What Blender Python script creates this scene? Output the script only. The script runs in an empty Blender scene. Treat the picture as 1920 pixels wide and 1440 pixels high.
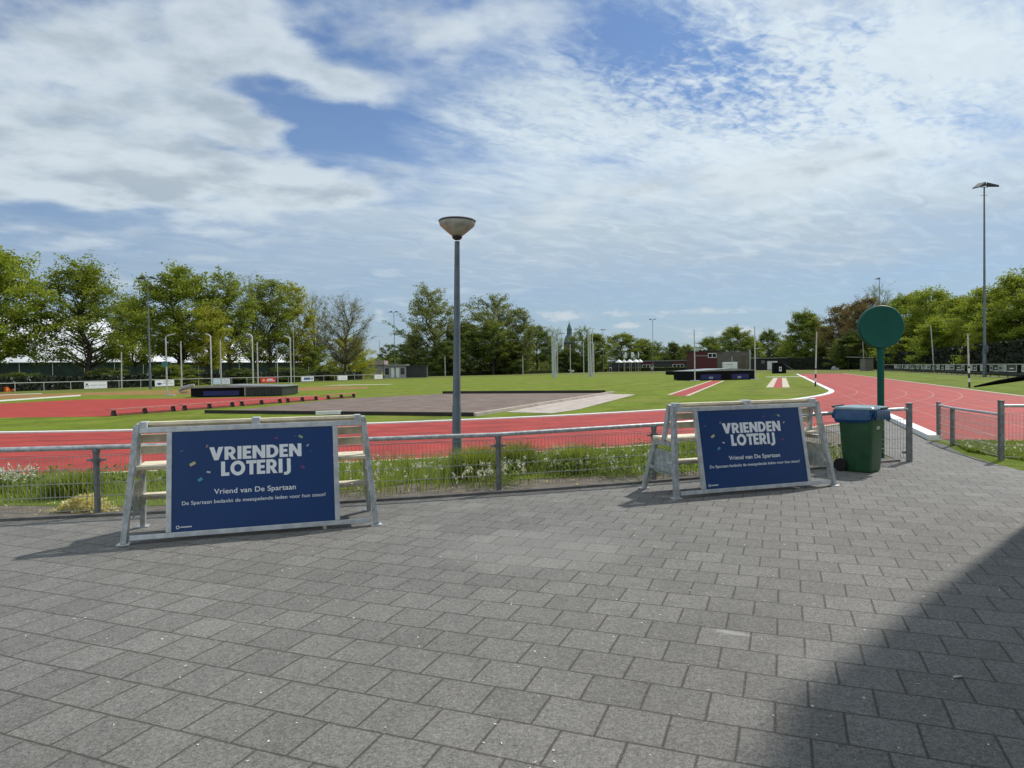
import bpy, bmesh, math, random
import numpy as np
from math import radians as rad, sin, cos, pi, atan2, tan
from mathutils import Matrix, Vector
from mathutils.geometry import tessellate_polygon

S = bpy.context.scene
COL = S.collection

# ------------------------------------------------------------------ camera
F, CAMH = 1300.0, 1.67                     # focal length in photo pixels, eye height
PIT, ROL = rad(1.21), rad(-0.95)
cam_d = bpy.data.cameras.new('camera')
cam = bpy.data.objects.new('camera', cam_d)
COL.objects.link(cam)
cam_d.sensor_width = 36.0
cam_d.lens = F / 1920 * 36
cam_d.clip_start, cam_d.clip_end = 0.05, 6000
_c, _s = cos(ROL), sin(ROL)
RIGHT = Vector((_c, sin(PIT) * _s, cos(PIT) * _s))
UP = Vector((-_s, sin(PIT) * _c, cos(PIT) * _c))
FWD = Vector((0, cos(PIT), -sin(PIT)))
M = Matrix.Identity(4)
for i in range(3):
    M[i][0], M[i][1], M[i][2] = RIGHT[i], UP[i], -FWD[i]
M[2][3] = CAMH
cam.matrix_world = M
S.camera = cam

# ------------------------------------------------------------------ sun, sky, exposure
SUN_AZ, SUN_EL = rad(47), rad(48)          # azimuth from +Y towards +X
sun_d = bpy.data.lights.new('sun', 'SUN')
sun_d.energy = 2.6
sun_d.angle = rad(1.4)
sun_d.color = (1.0, 0.95, 0.88)
sun = bpy.data.objects.new('sun', sun_d)
COL.objects.link(sun)
SUNV = Vector((sin(SUN_AZ) * cos(SUN_EL), cos(SUN_AZ) * cos(SUN_EL), sin(SUN_EL)))
sun.rotation_euler = SUNV.to_track_quat('Z', 'Y').to_euler()
S.view_settings.view_transform = 'Standard'
S.view_settings.look = 'None'
S.view_settings.exposure = 0.55
S.view_settings.gamma = 1.0
S.cycles.max_bounces = 8
S.cycles.diffuse_bounces = 6
S.cycles.transmission_bounces = 6
S.cycles.transparent_max_bounces = 8


def pix_ray(px, py):
    return ((px - 960) / F) * RIGHT + (-(py - 720) / F) * UP + FWD


def G(px, py):
    """ground point seen at a photo pixel"""
    r = pix_ray(px, py)
    t = -CAMH / r.z
    return Vector((r.x * t, r.y * t, 0.0))


def HZ(px):
    return 692.5 - 0.0166 * (px - 960)


def at(px, d):
    """ground point at depth d below photo column px"""
    return Vector(((px - 960) / F * d, d, 0.0))


def zat(px, py, d):
    return CAMH + (HZ(px) - py) / F * d


# ------------------------------------------------------------------ world
W = bpy.data.worlds.new('World')
S.world = W
W.use_nodes = True
NT = W.node_tree
for n in list(NT.nodes):
    NT.nodes.remove(n)


class NB:
    """tiny node-graph builder"""
    def __init__(self, nt):
        self.nt = nt

    def n(self, t, **kw):
        nd = self.nt.nodes.new(t)
        for k, v in kw.items():
            setattr(nd, k, v)
        return nd

    def put(self, sock, v):
        if hasattr(v, 'is_output') or isinstance(v, bpy.types.NodeSocket):
            self.nt.links.new(v, sock)
        else:
            sock.default_value = v

    def m(self, op, a, b=0.0, c=None, clamp=False):
        nd = self.n('ShaderNodeMath', operation=op, use_clamp=clamp)
        self.put(nd.inputs[0], a)
        self.put(nd.inputs[1], b)
        if c is not None:
            self.put(nd.inputs[2], c)
        return nd.outputs[0]

    def smooth(self, x, lo, hi):
        nd = self.n('ShaderNodeMapRange', interpolation_type='SMOOTHSTEP')
        self.put(nd.inputs[0], x)
        nd.inputs[1].default_value, nd.inputs[2].default_value = lo, hi
        return nd.outputs[0]

    def mix(self, f, a, b, mode='MIX'):
        nd = self.n('ShaderNodeMix', data_type='RGBA', blend_type=mode)
        self.put(nd.inputs[0], f)
        for s, v in ((nd.inputs[6], a), (nd.inputs[7], b)):
            if isinstance(v, tuple) and len(v) == 3:
                v = (*v, 1)
            self.put(s, v)
        return nd.outputs[2]

    def noise(self, vec, scale, detail=4, rough=0.55, dist=0.0, lac=2.0):
        nd = self.n('ShaderNodeTexNoise')
        if vec is not None:
            self.put(nd.inputs['Vector'], vec)
        nd.inputs['Scale'].default_value = scale
        nd.inputs['Detail'].default_value = detail
        nd.inputs['Roughness'].default_value = rough
        nd.inputs['Distortion'].default_value = dist
        nd.inputs['Lacunarity'].default_value = lac
        return nd.outputs['Fac']

    def comb(self, x, y, z=0.0):
        nd = self.n('ShaderNodeCombineXYZ')
        self.put(nd.inputs[0], x)
        self.put(nd.inputs[1], y)
        self.put(nd.inputs[2], z)
        return nd.outputs[0]


def build_sky():
    B = NB(NT)
    out = B.n('ShaderNodeOutputWorld')
    bg = B.n('ShaderNodeBackground')
    bg.inputs['Strength'].default_value = 0.1
    NT.links.new(bg.outputs[0], out.inputs[0])
    sky = B.n('ShaderNodeTexSky', sky_type='NISHITA')
    sky.sun_disc = False
    sky.sun_elevation = SUN_EL
    sky.sun_rotation = SUN_AZ
    sky.altitude = 0
    sky.air_density, sky.dust_density, sky.ozone_density = 1.0, 0.6, 3.0
    tc = B.n('ShaderNodeTexCoord')
    sep = B.n('ShaderNodeSeparateXYZ')
    NT.links.new(tc.outputs['Generated'], sep.inputs[0])
    x, y, z = sep.outputs
    az = B.m('ARCTAN2', x, y)
    el = B.m('ARCSINE', z)
    zp = B.m('ADD', B.m('MAXIMUM', z, 0.0), 0.10)
    P = B.comb(B.m('DIVIDE', x, zp), B.m('DIVIDE', y, zp))
    # warp the angular coordinates a little so the cloud masses get ragged outlines
    wn = B.n('ShaderNodeTexNoise')
    NT.links.new(P, wn.inputs['Vector'])
    wn.inputs['Scale'].default_value = 2.2
    wn.inputs['Detail'].default_value = 5
    ws = B.n('ShaderNodeSeparateColor')
    NT.links.new(wn.outputs['Color'], ws.inputs[0])
    azw = B.m('MULTIPLY_ADD', B.m('SUBTRACT', ws.outputs[0], 0.5), 0.16, az)
    elw = B.m('MULTIPLY_ADD', B.m('SUBTRACT', ws.outputs[1], 0.5), 0.09, el)

    def blobs(lst, a, e):
        tot = None
        for (px, py, rx, ry, w) in lst:
            r = pix_ray(px, py)
            a0 = atan2(r.x, r.y)
            e0 = math.asin(r.normalized().z)
            dx = B.m('MULTIPLY', B.m('SUBTRACT', a, a0), F / rx)
            dy = B.m('MULTIPLY', B.m('SUBTRACT', e, e0), F / ry)
            q = B.m('ADD', B.m('MULTIPLY', dx, dx), B.m('MULTIPLY', dy, dy))
            g = B.m('MULTIPLY', B.m('EXPONENT', B.m('MULTIPLY', q, -1.0)), w)
            tot = g if tot is None else B.m('ADD', tot, g)
        return tot

    CUM = [(90, 110, 330, 130, .62), (20, 320, 270, 80, .60), (330, 335, 190, 60, .52), (560, 350, 200, 52, .60),
           (445, 225, 85, 52, .66), (490, 70, 60, 34, .48), (565, 115, 62, 30, .56), (650, 155, 75, 28, .56), (700, 30, 190, 60, .55), (960, 50, 170, 60, .40),
           (430, 40, 70, 60, .50), (1060, 415, 75, 24, .48), (1330, 350, 150, 36, .46), (1480, 300, 130, 40, .42),
           (1380, 460, 80, 16, .34), (470, 150, 70, 40, -.55), (640, 245, 110, 34, -.5), (600, 50, 45, 30, -.4), (400, 280, 60, 26, -.35)]
    nz = B.noise(P, 2.0, 7, .50)
    nf = B.noise(P, 8.0, 5, .55)
    hi = B.smooth(el, .10, .33)
    dcum = B.m('ADD', blobs(CUM, azw, elw), B.m('MULTIPLY', B.m('SUBTRACT', nz, .5), 2.0))
    dcum = B.m('ADD', dcum, B.m('MULTIPLY', B.m('MULTIPLY', B.m('SUBTRACT', nf, .5), .35), hi))
    mcum = B.smooth(dcum, .10, .68)
    # sparse puffs low above the horizon
    LOW = [(1060, 592, 110, 15, .60), (1330, 585, 130, 12, .62), (1180, 612, 50, 8, .55), (720, 590, 40, 18, .55),
           (1420, 620, 110, 14, .5), (210, 530, 60, 32, .5), (1130, 640, 240, 14, .40), (1540, 512, 50, 7, .5)]
    nl = B.noise(B.comb(B.m('MULTIPLY', az, 1.0), B.m('MULTIPLY', el, 2.4)), 22, 7, .58)
    dlow = B.m('ADD', blobs(LOW, az, el), B.m('MULTIPLY', B.m('SUBTRACT', nl, .5), 1.5))
    mlow = B.m('MULTIPLY', B.smooth(dlow, .36, .70), .85)
    # high thin sheet with ripples
    CIR = [(1400, 330, 900, 170, .40), (1780, 60, 420, 190, .50), (1050, 210, 330, 90, .34), (900, 470, 1400, 110, .34),
           (1500, 100, 260, 90, .14), (1160, 90, 110, 60, -.28), (1330, 185, 150, 60, -.30), (640, 230, 150, 60, -.34),
           (480, 150, 120, 80, -.46), (1900, 200, 70, 60, -.3), (60, 400, 260, 50, -.25), (1150, 325, 90, 24, -.25)]
    ang = rad(35)
    ux, uy = B.m('DIVIDE', x, zp), B.m('DIVIDE', y, zp)
    pr = B.comb(B.m('ADD', B.m('MULTIPLY', ux, cos(ang)), B.m('MULTIPLY', uy, sin(ang))),
                B.m('MULTIPLY', B.m('SUBTRACT', B.m('MULTIPLY', uy, cos(ang)), B.m('MULTIPLY', ux, sin(ang))), 2.0))
    n1 = B.noise(pr, 1.5, 7, .52, .6)
    n2 = B.noise(pr, 11.0, 4, .55, 1.0)
    n3 = B.noise(P, 26.0, 3, .55, .6)
    rip = blobs([(1330, 130, 260, 120, 1.0), (1620, 200, 260, 130, .8), (1000, 230, 200, 60, .4)], azw, elw)
    nn = B.m('ADD', B.m('MULTIPLY', B.m('SUBTRACT', n1, .5), 1.6), B.m('MULTIPLY', B.m('MULTIPLY', B.m('SUBTRACT', n2, .5), B.m('MULTIPLY_ADD', rip, 1.0, .25)), 1.0))
    nn = B.m('ADD', nn, B.m('MULTIPLY', B.m('MULTIPLY', B.m('SUBTRACT', n3, .5), rip), 1.1))
    nn = B.m('MULTIPLY', nn, B.m('MULTIPLY_ADD', hi, .9, .1))
    dcir = B.m('ADD', blobs(CIR, azw, elw), nn)
    # unseen white cloud added overhead and behind the view to lift the fill light
    over = B.m('MAXIMUM', B.smooth(el, .62, .95), B.smooth(B.m('MULTIPLY', y, -1.0), -.35, .15))
    dcir = B.m('ADD', dcir, B.m('MULTIPLY', over, .75))
    mcir = B.m('MULTIPLY_ADD', B.smooth(dcir, -.12, .80), .88, .07)
    # pale air towards the horizon
    mh = B.m('MULTIPLY', B.m('EXPONENT', B.m('MULTIPLY', B.m('MAXIMUM', el, 0.0), -5.0)), .78)
    skyc = B.mix(1.0, sky.outputs[0], (0.31, 0.475, 0.66), 'MULTIPLY')
    c = B.mix(mh, skyc, (3.0, 3.55, 4.0))
    bright = blobs([(1750, 90, 420, 170, .75), (1250, 60, 300, 80, .6), (1000, 290, 380, 70, .55), (1600, 300, 500, 70, .5)], azw, elw)
    bright = B.m('ADD', bright, B.m('MULTIPLY', B.m('SUBTRACT', B.noise(pr, 5.0, 5, .55, .8), .5), 1.6), clamp=True)
    bright = B.m('MAXIMUM', bright, over)
    ccir = B.mix(bright, B.mix(B.smooth(el, .06, .34), (3.0, 3.65, 4.2), (4.0, 4.75, 5.3)), (5.15, 5.85, 6.25))
    c = B.mix(mcir, c, ccir)
    c = B.mix(mlow, c, (4.1, 4.6, 4.95))
    thick = B.smooth(B.m('ADD', B.m('MULTIPLY', dcum, .40), B.m('MULTIPLY', B.m('SUBTRACT', B.noise(P, 3.2, 7, .55), .5), 2.6)), .02, .75)
    cc = B.mix(thick, (4.6, 5.2, 5.6), (3.0, 3.55, 4.0))
    c = B.mix(B.m('MULTIPLY', mcum, .88), c, cc)
    NT.links.new(c, bg.inputs['Color'])


build_sky()

# ------------------------------------------------------------------ materials
MATS = {}


def mat(name, base, rough=.6, metal=0.0, var=.15, scale=6.0, bump=0.0, bscale=None, spec=.5, base2=None, coat=0.0,
        obj_var=0.0, detail=5):
    if name in MATS:
        return MATS[name]
    m = bpy.data.materials.new(name)
    m.use_nodes = True
    nt = m.node_tree
    B = NB(nt)
    p = nt.nodes['Principled BSDF']
    tc = B.n('ShaderNodeTexCoord')
    v = tc.outputs['Object']
    nz = B.noise(v, scale, detail, .6)
    b2 = base2 or tuple(c * (1 - 2 * var) for c in base)
    b1 = base if base2 else tuple(min(1, c * (1 + var)) for c in base)
    c = B.mix(B.smooth(nz, .3, .7), b2, b1)
    if obj_var:
        oi = B.n('ShaderNodeObjectInfo')
        k = B.m('MULTIPLY_ADD', oi.outputs['Random'], 2 * obj_var, 1 - obj_var)
        c = B.mix(1.0, c, B.comb(k, k, k), 'MULTIPLY')
    nt.links.new(c, p.inputs['Base Color'])
    p.inputs['Roughness'].default_value = rough
    r = B.m('MULTIPLY_ADD', nz, .2, rough - .1, clamp=True)
    nt.links.new(r, p.inputs['Roughness'])
    p.inputs['Metallic'].default_value = metal
    p.inputs['Specular IOR Level'].default_value = spec
    p.inputs['Coat Weight'].default_value = coat
    if bump:
        b = B.n('ShaderNodeBump')
        b.inputs['Strength'].default_value = bump
        b.inputs['Distance'].default_value = .01
        nt.links.new(B.noise(v, bscale or scale * 4, 5, .6), b.inputs['Height'])
        nt.links.new(b.outputs[0], p.inputs['Normal'])
    MATS[name] = m
    return m


def leaf_mat(name, c1, c2, transl=.35):
    if name in MATS:
        return MATS[name]
    m = bpy.data.materials.new(name)
    m.use_nodes = True
    nt = m.node_tree
    for n in list(nt.nodes):
        nt.nodes.remove(n)
    B = NB(nt)
    out = B.n('ShaderNodeOutputMaterial')
    at_ = B.n('ShaderNodeAttribute', attribute_name='tint')
    oi = B.n('ShaderNodeObjectInfo')
    c = B.mix(at_.outputs['Fac'], c1, c2)
    k = B.m('MULTIPLY_ADD', oi.outputs['Random'], .3, .85)
    c = B.mix(1.0, c, B.comb(k, k, k), 'MULTIPLY')
    d = B.n('ShaderNodeBsdfDiffuse')
    t = B.n('ShaderNodeBsdfTranslucent')
    g = B.n('ShaderNodeBsdfGlossy')
    g.inputs['Roughness'].default_value = .45
    nt.links.new(c, d.inputs[0])
    nt.links.new(B.mix(1.0, c, (1.15, 1.1, .55), 'MULTIPLY'), t.inputs[0])
    mx = B.n('ShaderNodeMixShader')
    mx.inputs[0].default_value = transl
    nt.links.new(d.outputs[0], mx.inputs[1])
    nt.links.new(t.outputs[0], mx.inputs[2])
    m2 = B.n('ShaderNodeMixShader')
    m2.inputs[0].default_value = .03
    nt.links.new(mx.outputs[0], m2.inputs[1])
    nt.links.new(g.outputs[0], m2.inputs[2])
    nt.links.new(m2.outputs[0], out.inputs[0])
    MATS[name] = m
    return m


def paver_mat():
    m = bpy.data.materials.new('concrete_pavers')
    m.use_nodes = True
    nt = m.node_tree
    B = NB(nt)
    p = nt.nodes['Principled BSDF']
    tc = B.n('ShaderNodeTexCoord')
    v = tc.outputs['Object']
    # slight unevenness of the courses
    wn = B.n('ShaderNodeTexNoise')
    nt.links.new(v, wn.inputs['Vector'])
    wn.inputs['Scale'].default_value = 1.6
    wn.inputs['Detail'].default_value = 2
    vm = B.n('ShaderNodeVectorMath', operation='MULTIPLY_ADD')
    nt.links.new(wn.outputs['Color'], vm.inputs[0])
    vm.inputs[1].default_value = (.022, .022, 0)
    nt.links.new(v, vm.inputs[2])
    mp = B.n('ShaderNodeMapping')
    nt.links.new(vm.outputs[0], mp.inputs['Vector'])
    mp.inputs['Rotation'].default_value = (0, 0, rad(21.5))
    mp.inputs['Location'].default_value = PAVE_OFF

    def brick(mortar, c1, c2, cm):
        b = B.n('ShaderNodeTexBrick', offset=.5, offset_frequency=2, squash=1.0)
        nt.links.new(mp.outputs[0], b.inputs['Vector'])
        b.inputs['Scale'].default_value = .985
        b.inputs['Brick Width'].default_value = .3
        b.inputs['Row Height'].default_value = .3
        b.inputs['Mortar Size'].default_value = mortar
        b.inputs['Mortar Smooth'].default_value = .35
        b.inputs['Bias'].default_value = 0
        b.inputs['Color1'].default_value = (*c1, 1)
        b.inputs['Color2'].default_value = (*c2, 1)
        b.inputs['Mortar'].default_value = (*cm, 1)
        return b
    b = brick(.0036, (.138, .133, .123), (.172, .166, .154), (.068, .063, .054))
    wide = brick(.011, (0, 0, 0), (0, 0, 0), (1, 1, 1))
    jn = B.noise(v, 22, 5, .75)
    jag = B.smooth(B.m('ADD', wide.outputs['Fac'], B.m('MULTIPLY', B.m('SUBTRACT', jn, .5), 1.3)), .74, 1.0)
    grit = B.noise(v, 105, 4, .85)
    mott = B.noise(v, 42, 4, .75)
    speck = B.n('ShaderNodeTexVoronoi')
    nt.links.new(v, speck.inputs['Vector'])
    speck.inputs['Scale'].default_value = 95
    sp = B.smooth(speck.outputs['Distance'], .32, .08)
    rnd = B.n('ShaderNodeSeparateColor')
    nt.links.new(speck.outputs['Color'], rnd.inputs[0])
    sp = B.m('MULTIPLY', sp, B.smooth(rnd.outputs[0], .62, .9))
    big = B.noise(v, .55, 5, .6)
    mid = B.noise(v, 5.5, 5, .65)
    g = B.m('MULTIPLY_ADD', B.m('SUBTRACT', grit, .5), 3.4, 1.0)
    g = B.m('MULTIPLY', g, B.m('MULTIPLY_ADD', B.m('SUBTRACT', big, .5), .55, 1.0))
    g = B.m('MULTIPLY', g, B.m('MULTIPLY_ADD', B.m('SUBTRACT', mid, .5), .45, 1.0))
    g = B.m('MULTIPLY', g, B.m('MULTIPLY_ADD', B.m('SUBTRACT', mott, .5), 1.7, 1.0))
    c = B.mix(1.0, b.outputs['Color'], B.comb(g, g, g), 'MULTIPLY')
    c = B.mix(B.m('MULTIPLY', jag, .6), c, (.055, .05, .042))
    blot = B.smooth(B.noise(v, 1.7, 6, .7), .60, .74)
    c = B.mix(B.m('MULTIPLY', blot, .42), c, (.075, .072, .066))
    pale = B.smooth(B.noise(v, .8, 4, .6), .60, .72)
    sx = B.n('ShaderNodeSeparateXYZ')
    nt.links.new(v, sx.inputs[0])
    pc = G(1010, 1030)
    ex = B.m('DIVIDE', B.m('SUBTRACT', sx.outputs[0], pc.x), 1.0)
    ey = B.m('DIVIDE', B.m('SUBTRACT', sx.outputs[1], pc.y), .75)
    ee = B.m('ADD', B.m('MULTIPLY', ex, ex), B.m('MULTIPLY', ey, ey))
    worn = B.smooth(B.m('ADD', B.m('MULTIPLY', ee, -1.0), B.m('MULTIPLY', B.noise(v, 1.8, 4, .6), 1.2)), -.55, .25)
    pale = B.m('MAXIMUM', pale, worn)
    c = B.mix(B.m('MULTIPLY', pale, .30), c, (.26, .25, .235))
    c = B.mix(B.m('MULTIPLY', sp, .6), c, (.42, .40, .37))
    # sand and moss in some joints
    edge = brick(.02, (0, 0, 0), (0, 0, 0), (1, 1, 1))
    c = B.mix(B.m('MULTIPLY', B.m('MULTIPLY', edge.outputs['Fac'], B.smooth(B.noise(v, 2.3, 4, .7), .55, .75)), .35), c, (.09, .085, .06))
    pc = G(1372, 1188)
    rx = B.m('SUBTRACT', sx.outputs[0], pc.x)
    ry = B.m('SUBTRACT', sx.outputs[1], pc.y)
    e1 = B.m('DIVIDE', B.m('ADD', B.m('MULTIPLY', rx, .88), B.m('MULTIPLY', ry, -.47)), .12)
    e2 = B.m('DIVIDE', B.m('ADD', B.m('MULTIPLY', rx, .47), B.m('MULTIPLY', ry, .88)), .035)
    ee = B.m('ADD', B.m('MULTIPLY', e1, e1), B.m('MULTIPLY', e2, e2))
    smear = B.smooth(B.m('ADD', B.m('MULTIPLY', ee, -1.0), B.m('MULTIPLY', B.noise(v, 30, 4, .6), 1.2)), -.7, .5)
    c = B.mix(B.m('MULTIPLY', smear, .5), c, (.42, .41, .39))
    nt.links.new(c, p.inputs['Base Color'])
    p.inputs['Roughness'].default_value = .82
    p.inputs['Specular IOR Level'].default_value = .35
    h = B.m('ADD', B.m('MULTIPLY', b.outputs['Fac'], -1.0), B.m('MULTIPLY', grit, .35))
    bp = B.n('ShaderNodeBump')
    bp.inputs['Strength'].default_value = .55
    bp.inputs['Distance'].default_value = .006
    nt.links.new(h, bp.inputs['Height'])
    nt.links.new(bp.outputs[0], p.inputs['Normal'])
    MATS['pavers'] = m
    return m


PAVE_OFF = (0.05, 0.02, 0)


def grass_mat(name, a, b, c3, s1=.25, s2=5.0):
    m = bpy.data.materials.new(name)
    m.use_nodes = True
    nt = m.node_tree
    B = NB(nt)
    p = nt.nodes['Principled BSDF']
    v = B.n('ShaderNodeTexCoord').outputs['Object']
    n1 = B.noise(v, s1, 6, .65)
    n2 = B.noise(v, s2, 6, .7)
    n3 = B.noise(v, 60, 3, .7)
    c = B.mix(B.smooth(n2, .3, .7), a, b)
    c = B.mix(B.m('MULTIPLY', B.smooth(n1, .5, .75), .75), c, c3)
    n4 = B.noise(v, .55, 5, .7)
    c = B.mix(B.m('MULTIPLY', B.smooth(n4, .44, .64), .6), c, tuple(q * .62 for q in a))
    n5 = B.noise(v, .16, 5, .7)
    c = B.mix(B.m('MULTIPLY', B.smooth(n5, .50, .66), .6), c, (.22, .185, .065))
    k = B.m('MULTIPLY_ADD', B.m('SUBTRACT', n3, .5), .9, 1.0)
    sp_ = B.n('ShaderNodeSeparateXYZ')
    nt.links.new(v, sp_.inputs[0])
    band = B.m('SINE', B.m('ADD', B.m('ADD', B.m('MULTIPLY', sp_.outputs[0], -.934 * 1.9), B.m('MULTIPLY', sp_.outputs[1], .358 * 1.9)), B.m('MULTIPLY', n1, 3.0)))
    k = B.m('MULTIPLY', k, B.m('MULTIPLY_ADD', band, .06, 1.0))
    c = B.mix(1.0, c, B.comb(k, k, k), 'MULTIPLY')
    nt.links.new(c, p.inputs['Base Color'])
    p.inputs['Roughness'].default_value = .9
    p.inputs['Specular IOR Level'].default_value = .06
    bp = B.n('ShaderNodeBump')
    bp.inputs['Strength'].default_value = .8
    bp.inputs['Distance'].default_value = .05
    nt.links.new(B.noise(v, 18, 5, .75), bp.inputs['Height'])
    nt.links.new(bp.outputs[0], p.inputs['Normal'])
    MATS[name] = m
    return m


m_paver = paver_mat()
m_terrain = grass_mat('rough_grass', (.115, .145, .032), (.15, .17, .045), (.19, .15, .06), .12)
m_infield = grass_mat('mown_grass', (.128, .178, .020), (.180, .228, .030), (.19, .19, .045), .08, 2.5)
m_lawn = grass_mat('verge_grass', (.12, .17, .025), (.17, .22, .035), (.17, .18, .05), .3, 3.0)
m_track = mat('red_running_surface', (.36, .048, .036), .60, var=.13, scale=.9, bump=.25, bscale=160, spec=.11, detail=9)
m_line = mat('white_line_paint', (.72, .70, .66), .7, var=.1, scale=9)
m_lane = mat('worn_lane_paint', (.41, .135, .12), .75, var=.14, scale=3)
m_kerbw = mat('white_kerb', (.78, .78, .76), .55, var=.06, scale=8)
m_tan = mat('concrete_edging', (.50, .44, .33), .85, var=.14, scale=7, bump=.2)
m_grav = mat('brown_cinder', (.115, .080, .064), .95, scale=.9, base2=(.185, .135, .108), bump=.8, bscale=25, detail=8)
m_conc = mat('pale_concrete', (.42, .36, .31), .85, var=.12, scale=1.5, bump=.2)
m_timb = mat('dark_timber', (.03, .025, .022), .8, var=.2, scale=4)
m_soil = mat('bed_soil', (.085, .068, .05), .95, scale=5, base2=(.17, .14, .105), bump=1.0, bscale=30, detail=8)
m_galv = mat('galvanised_steel', (.46, .49, .50), .45, metal=.45, var=.16, scale=14, bump=.05)
m_steel = mat('weathered_steel', (.19, .205, .215), .5, metal=.55, var=.15, scale=11, bump=.08)
m_alu = mat('mill_aluminium', (.60, .63, .65), .40, metal=.45, var=.1, scale=9)
m_wire = mat('fence_wire', (.32, .34, .32), .5, metal=.5, var=.1, scale=10)
m_wood = mat('bright_pine', (.74, .66, .48), .6, var=.13, scale=5, bump=.1)
m_blue = mat('blue_panel_print', (.004, .042, .165), .40, var=.04, scale=2, spec=.5)
m_letter = mat('white_print', (.84, .87, .90), .55, var=.02, scale=3)
m_lamp = mat('grey_blue_paint', (.115, .145, .175), .45, var=.12, scale=5, bump=.05)
m_opal = mat('opal_glass', (.42, .40, .36), .45, var=.14, scale=9)
m_dark = mat('black_metal', (.025, .025, .027), .5, var=.15, scale=6)
m_grn = mat('green_plastic', (.020, .088, .036), .42, var=.14, scale=7, bump=.05)
m_signg = mat('green_enamel', (.003, .078, .060), .55, var=.06, scale=3, spec=.2)
m_signr = mat('faded_green_enamel', (.05, .19, .18), .45, var=.1, scale=5)
m_rub = mat('black_rubber', (.012, .012, .012), .8, var=.1, scale=8)
m_bag = mat('blue_bag_film', (.008, .070, .19), .28, var=.15, scale=14, bump=.6, bscale=26)
m_lid = mat('lid_plastic', (.22, .32, .36), .24, var=.1, scale=5)
m_white = mat('white_paint', (.74, .75, .75), .5, var=.06, scale=5)
m_offw = mat('weathered_white_tube', (.50, .51, .48), .55, var=.1, scale=4)
m_mast = mat('mast_steel', (.13, .15, .165), .5, metal=.4, var=.12, scale=3)
m_bark = mat('tree_bark', (.055, .045, .035), .9, var=.25, scale=2.5, bump=.6)
m_twig = mat('grey_twig_bark', (.095, .085, .06), .9, var=.2, scale=2)
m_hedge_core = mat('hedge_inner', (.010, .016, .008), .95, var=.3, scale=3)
m_brick = mat('dark_red_brick', (.10, .024, .028), .85, var=.18, scale=2, bump=.2)
m_clad = mat('charcoal_cladding', (.032, .035, .038), .7, var=.16, scale=1.2)
m_black = mat('black_boarding', (.012, .016, .020), .7, var=.2, scale=1.5)
m_roofw = mat('white_membrane', (.66, .68, .70), .55, var=.09, scale=.5, bump=.3, bscale=1.5)
m_screen = mat('green_windscreen', (.012, .030, .024), .8, var=.25, scale=.7)
m_greyw = mat('grey_render', (.24, .24, .235), .8, var=.14, scale=1)
m_roofp = mat('pinkish_roof', (.33, .27, .24), .85, var=.1, scale=.8)
m_glass = mat('dark_glass', (.02, .025, .03), .08, var=.1, scale=2)
m_mat = mat('black_mat_cover', (.008, .008, .011), .85, var=.2, scale=2, spec=.15)
m_matb = mat('blue_mat_foam', (.012, .014, .12), .6, var=.15, scale=2)
m_corr = mat('dark_corrugated_sheet', (.028, .034, .032), .5, metal=.2, var=.2, scale=3)
m_covr = mat('grey_cover_roof', (.27, .29, .29), .42, metal=.35, var=.1, scale=1)
m_redb = mat('red_banner', (.52, .02, .025), .6, var=.08, scale=3)
m_yel = mat('yellow_print', (.75, .42, .05), .6, var=.08, scale=3)
m_lblue = mat('pale_blue_banner', (.42, .52, .62), .6, var=.08, scale=3)
m_bprint = mat('blue_print', (.03, .07, .26), .6, var=.08, scale=3)
m_gprint = mat('grey_print', (.33, .33, .35), .6, var=.08, scale=3)
m_orange = mat('orange_plastic', (.68, .13, .02), .5, var=.1, scale=3)
m_benchr = mat('red_painted_wood', (.50, .17, .15), .6, var=.12, scale=4)
m_copper = mat('green_copper', (.075, .115, .115), .7, var=.15, scale=.2)
m_tower = mat('dark_tower_brick', (.06, .05, .05), .9, var=.2, scale=.3)
m_grated = mat('shed_wood', (.20, .19, .16), .85, var=.15, scale=2)
m_net = mat('pale_net_cord', (.50, .54, .54), .9, var=.15, scale=6)
L_spring = leaf_mat('spring_leaves', (.165, .225, .020), (.28, .335, .045), 0.55)
L_mid = leaf_mat('green_leaves', (.13, .18, .024), (.23, .28, .048), 0.5)
L_dark = leaf_mat('dark_leaves', (.085, .12, .026), (.165, .205, .05), 0.45)
L_yel = leaf_mat('yellow_green_leaves', (.24, .26, .02), (.37, .38, .05), 0.55)
L_brown = leaf_mat('bronze_leaves', (.15, .11, .055), (.23, .18, .08), 0.4)
L_silver = leaf_mat('poplar_leaves', (.12, .16, .04), (.25, .275, .10), 0.5)
L_bare = leaf_mat('new_buds', (.20, .21, .08), (.30, .31, .13), 0.45)
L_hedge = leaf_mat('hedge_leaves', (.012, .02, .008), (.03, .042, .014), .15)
L_bed = leaf_mat('bed_leaves', (.09, .14, .02), (.20, .27, .045), .45)
L_blade = leaf_mat('grass_blades', (.14, .20, .025), (.27, .32, .06), .45)
L_straw = leaf_mat('straw_leaves', (.60, .53, .20), (.80, .73, .38), .4)
L_flower = leaf_mat('white_petals', (.62, .62, .55), (.82, .82, .78), .3)


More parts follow.
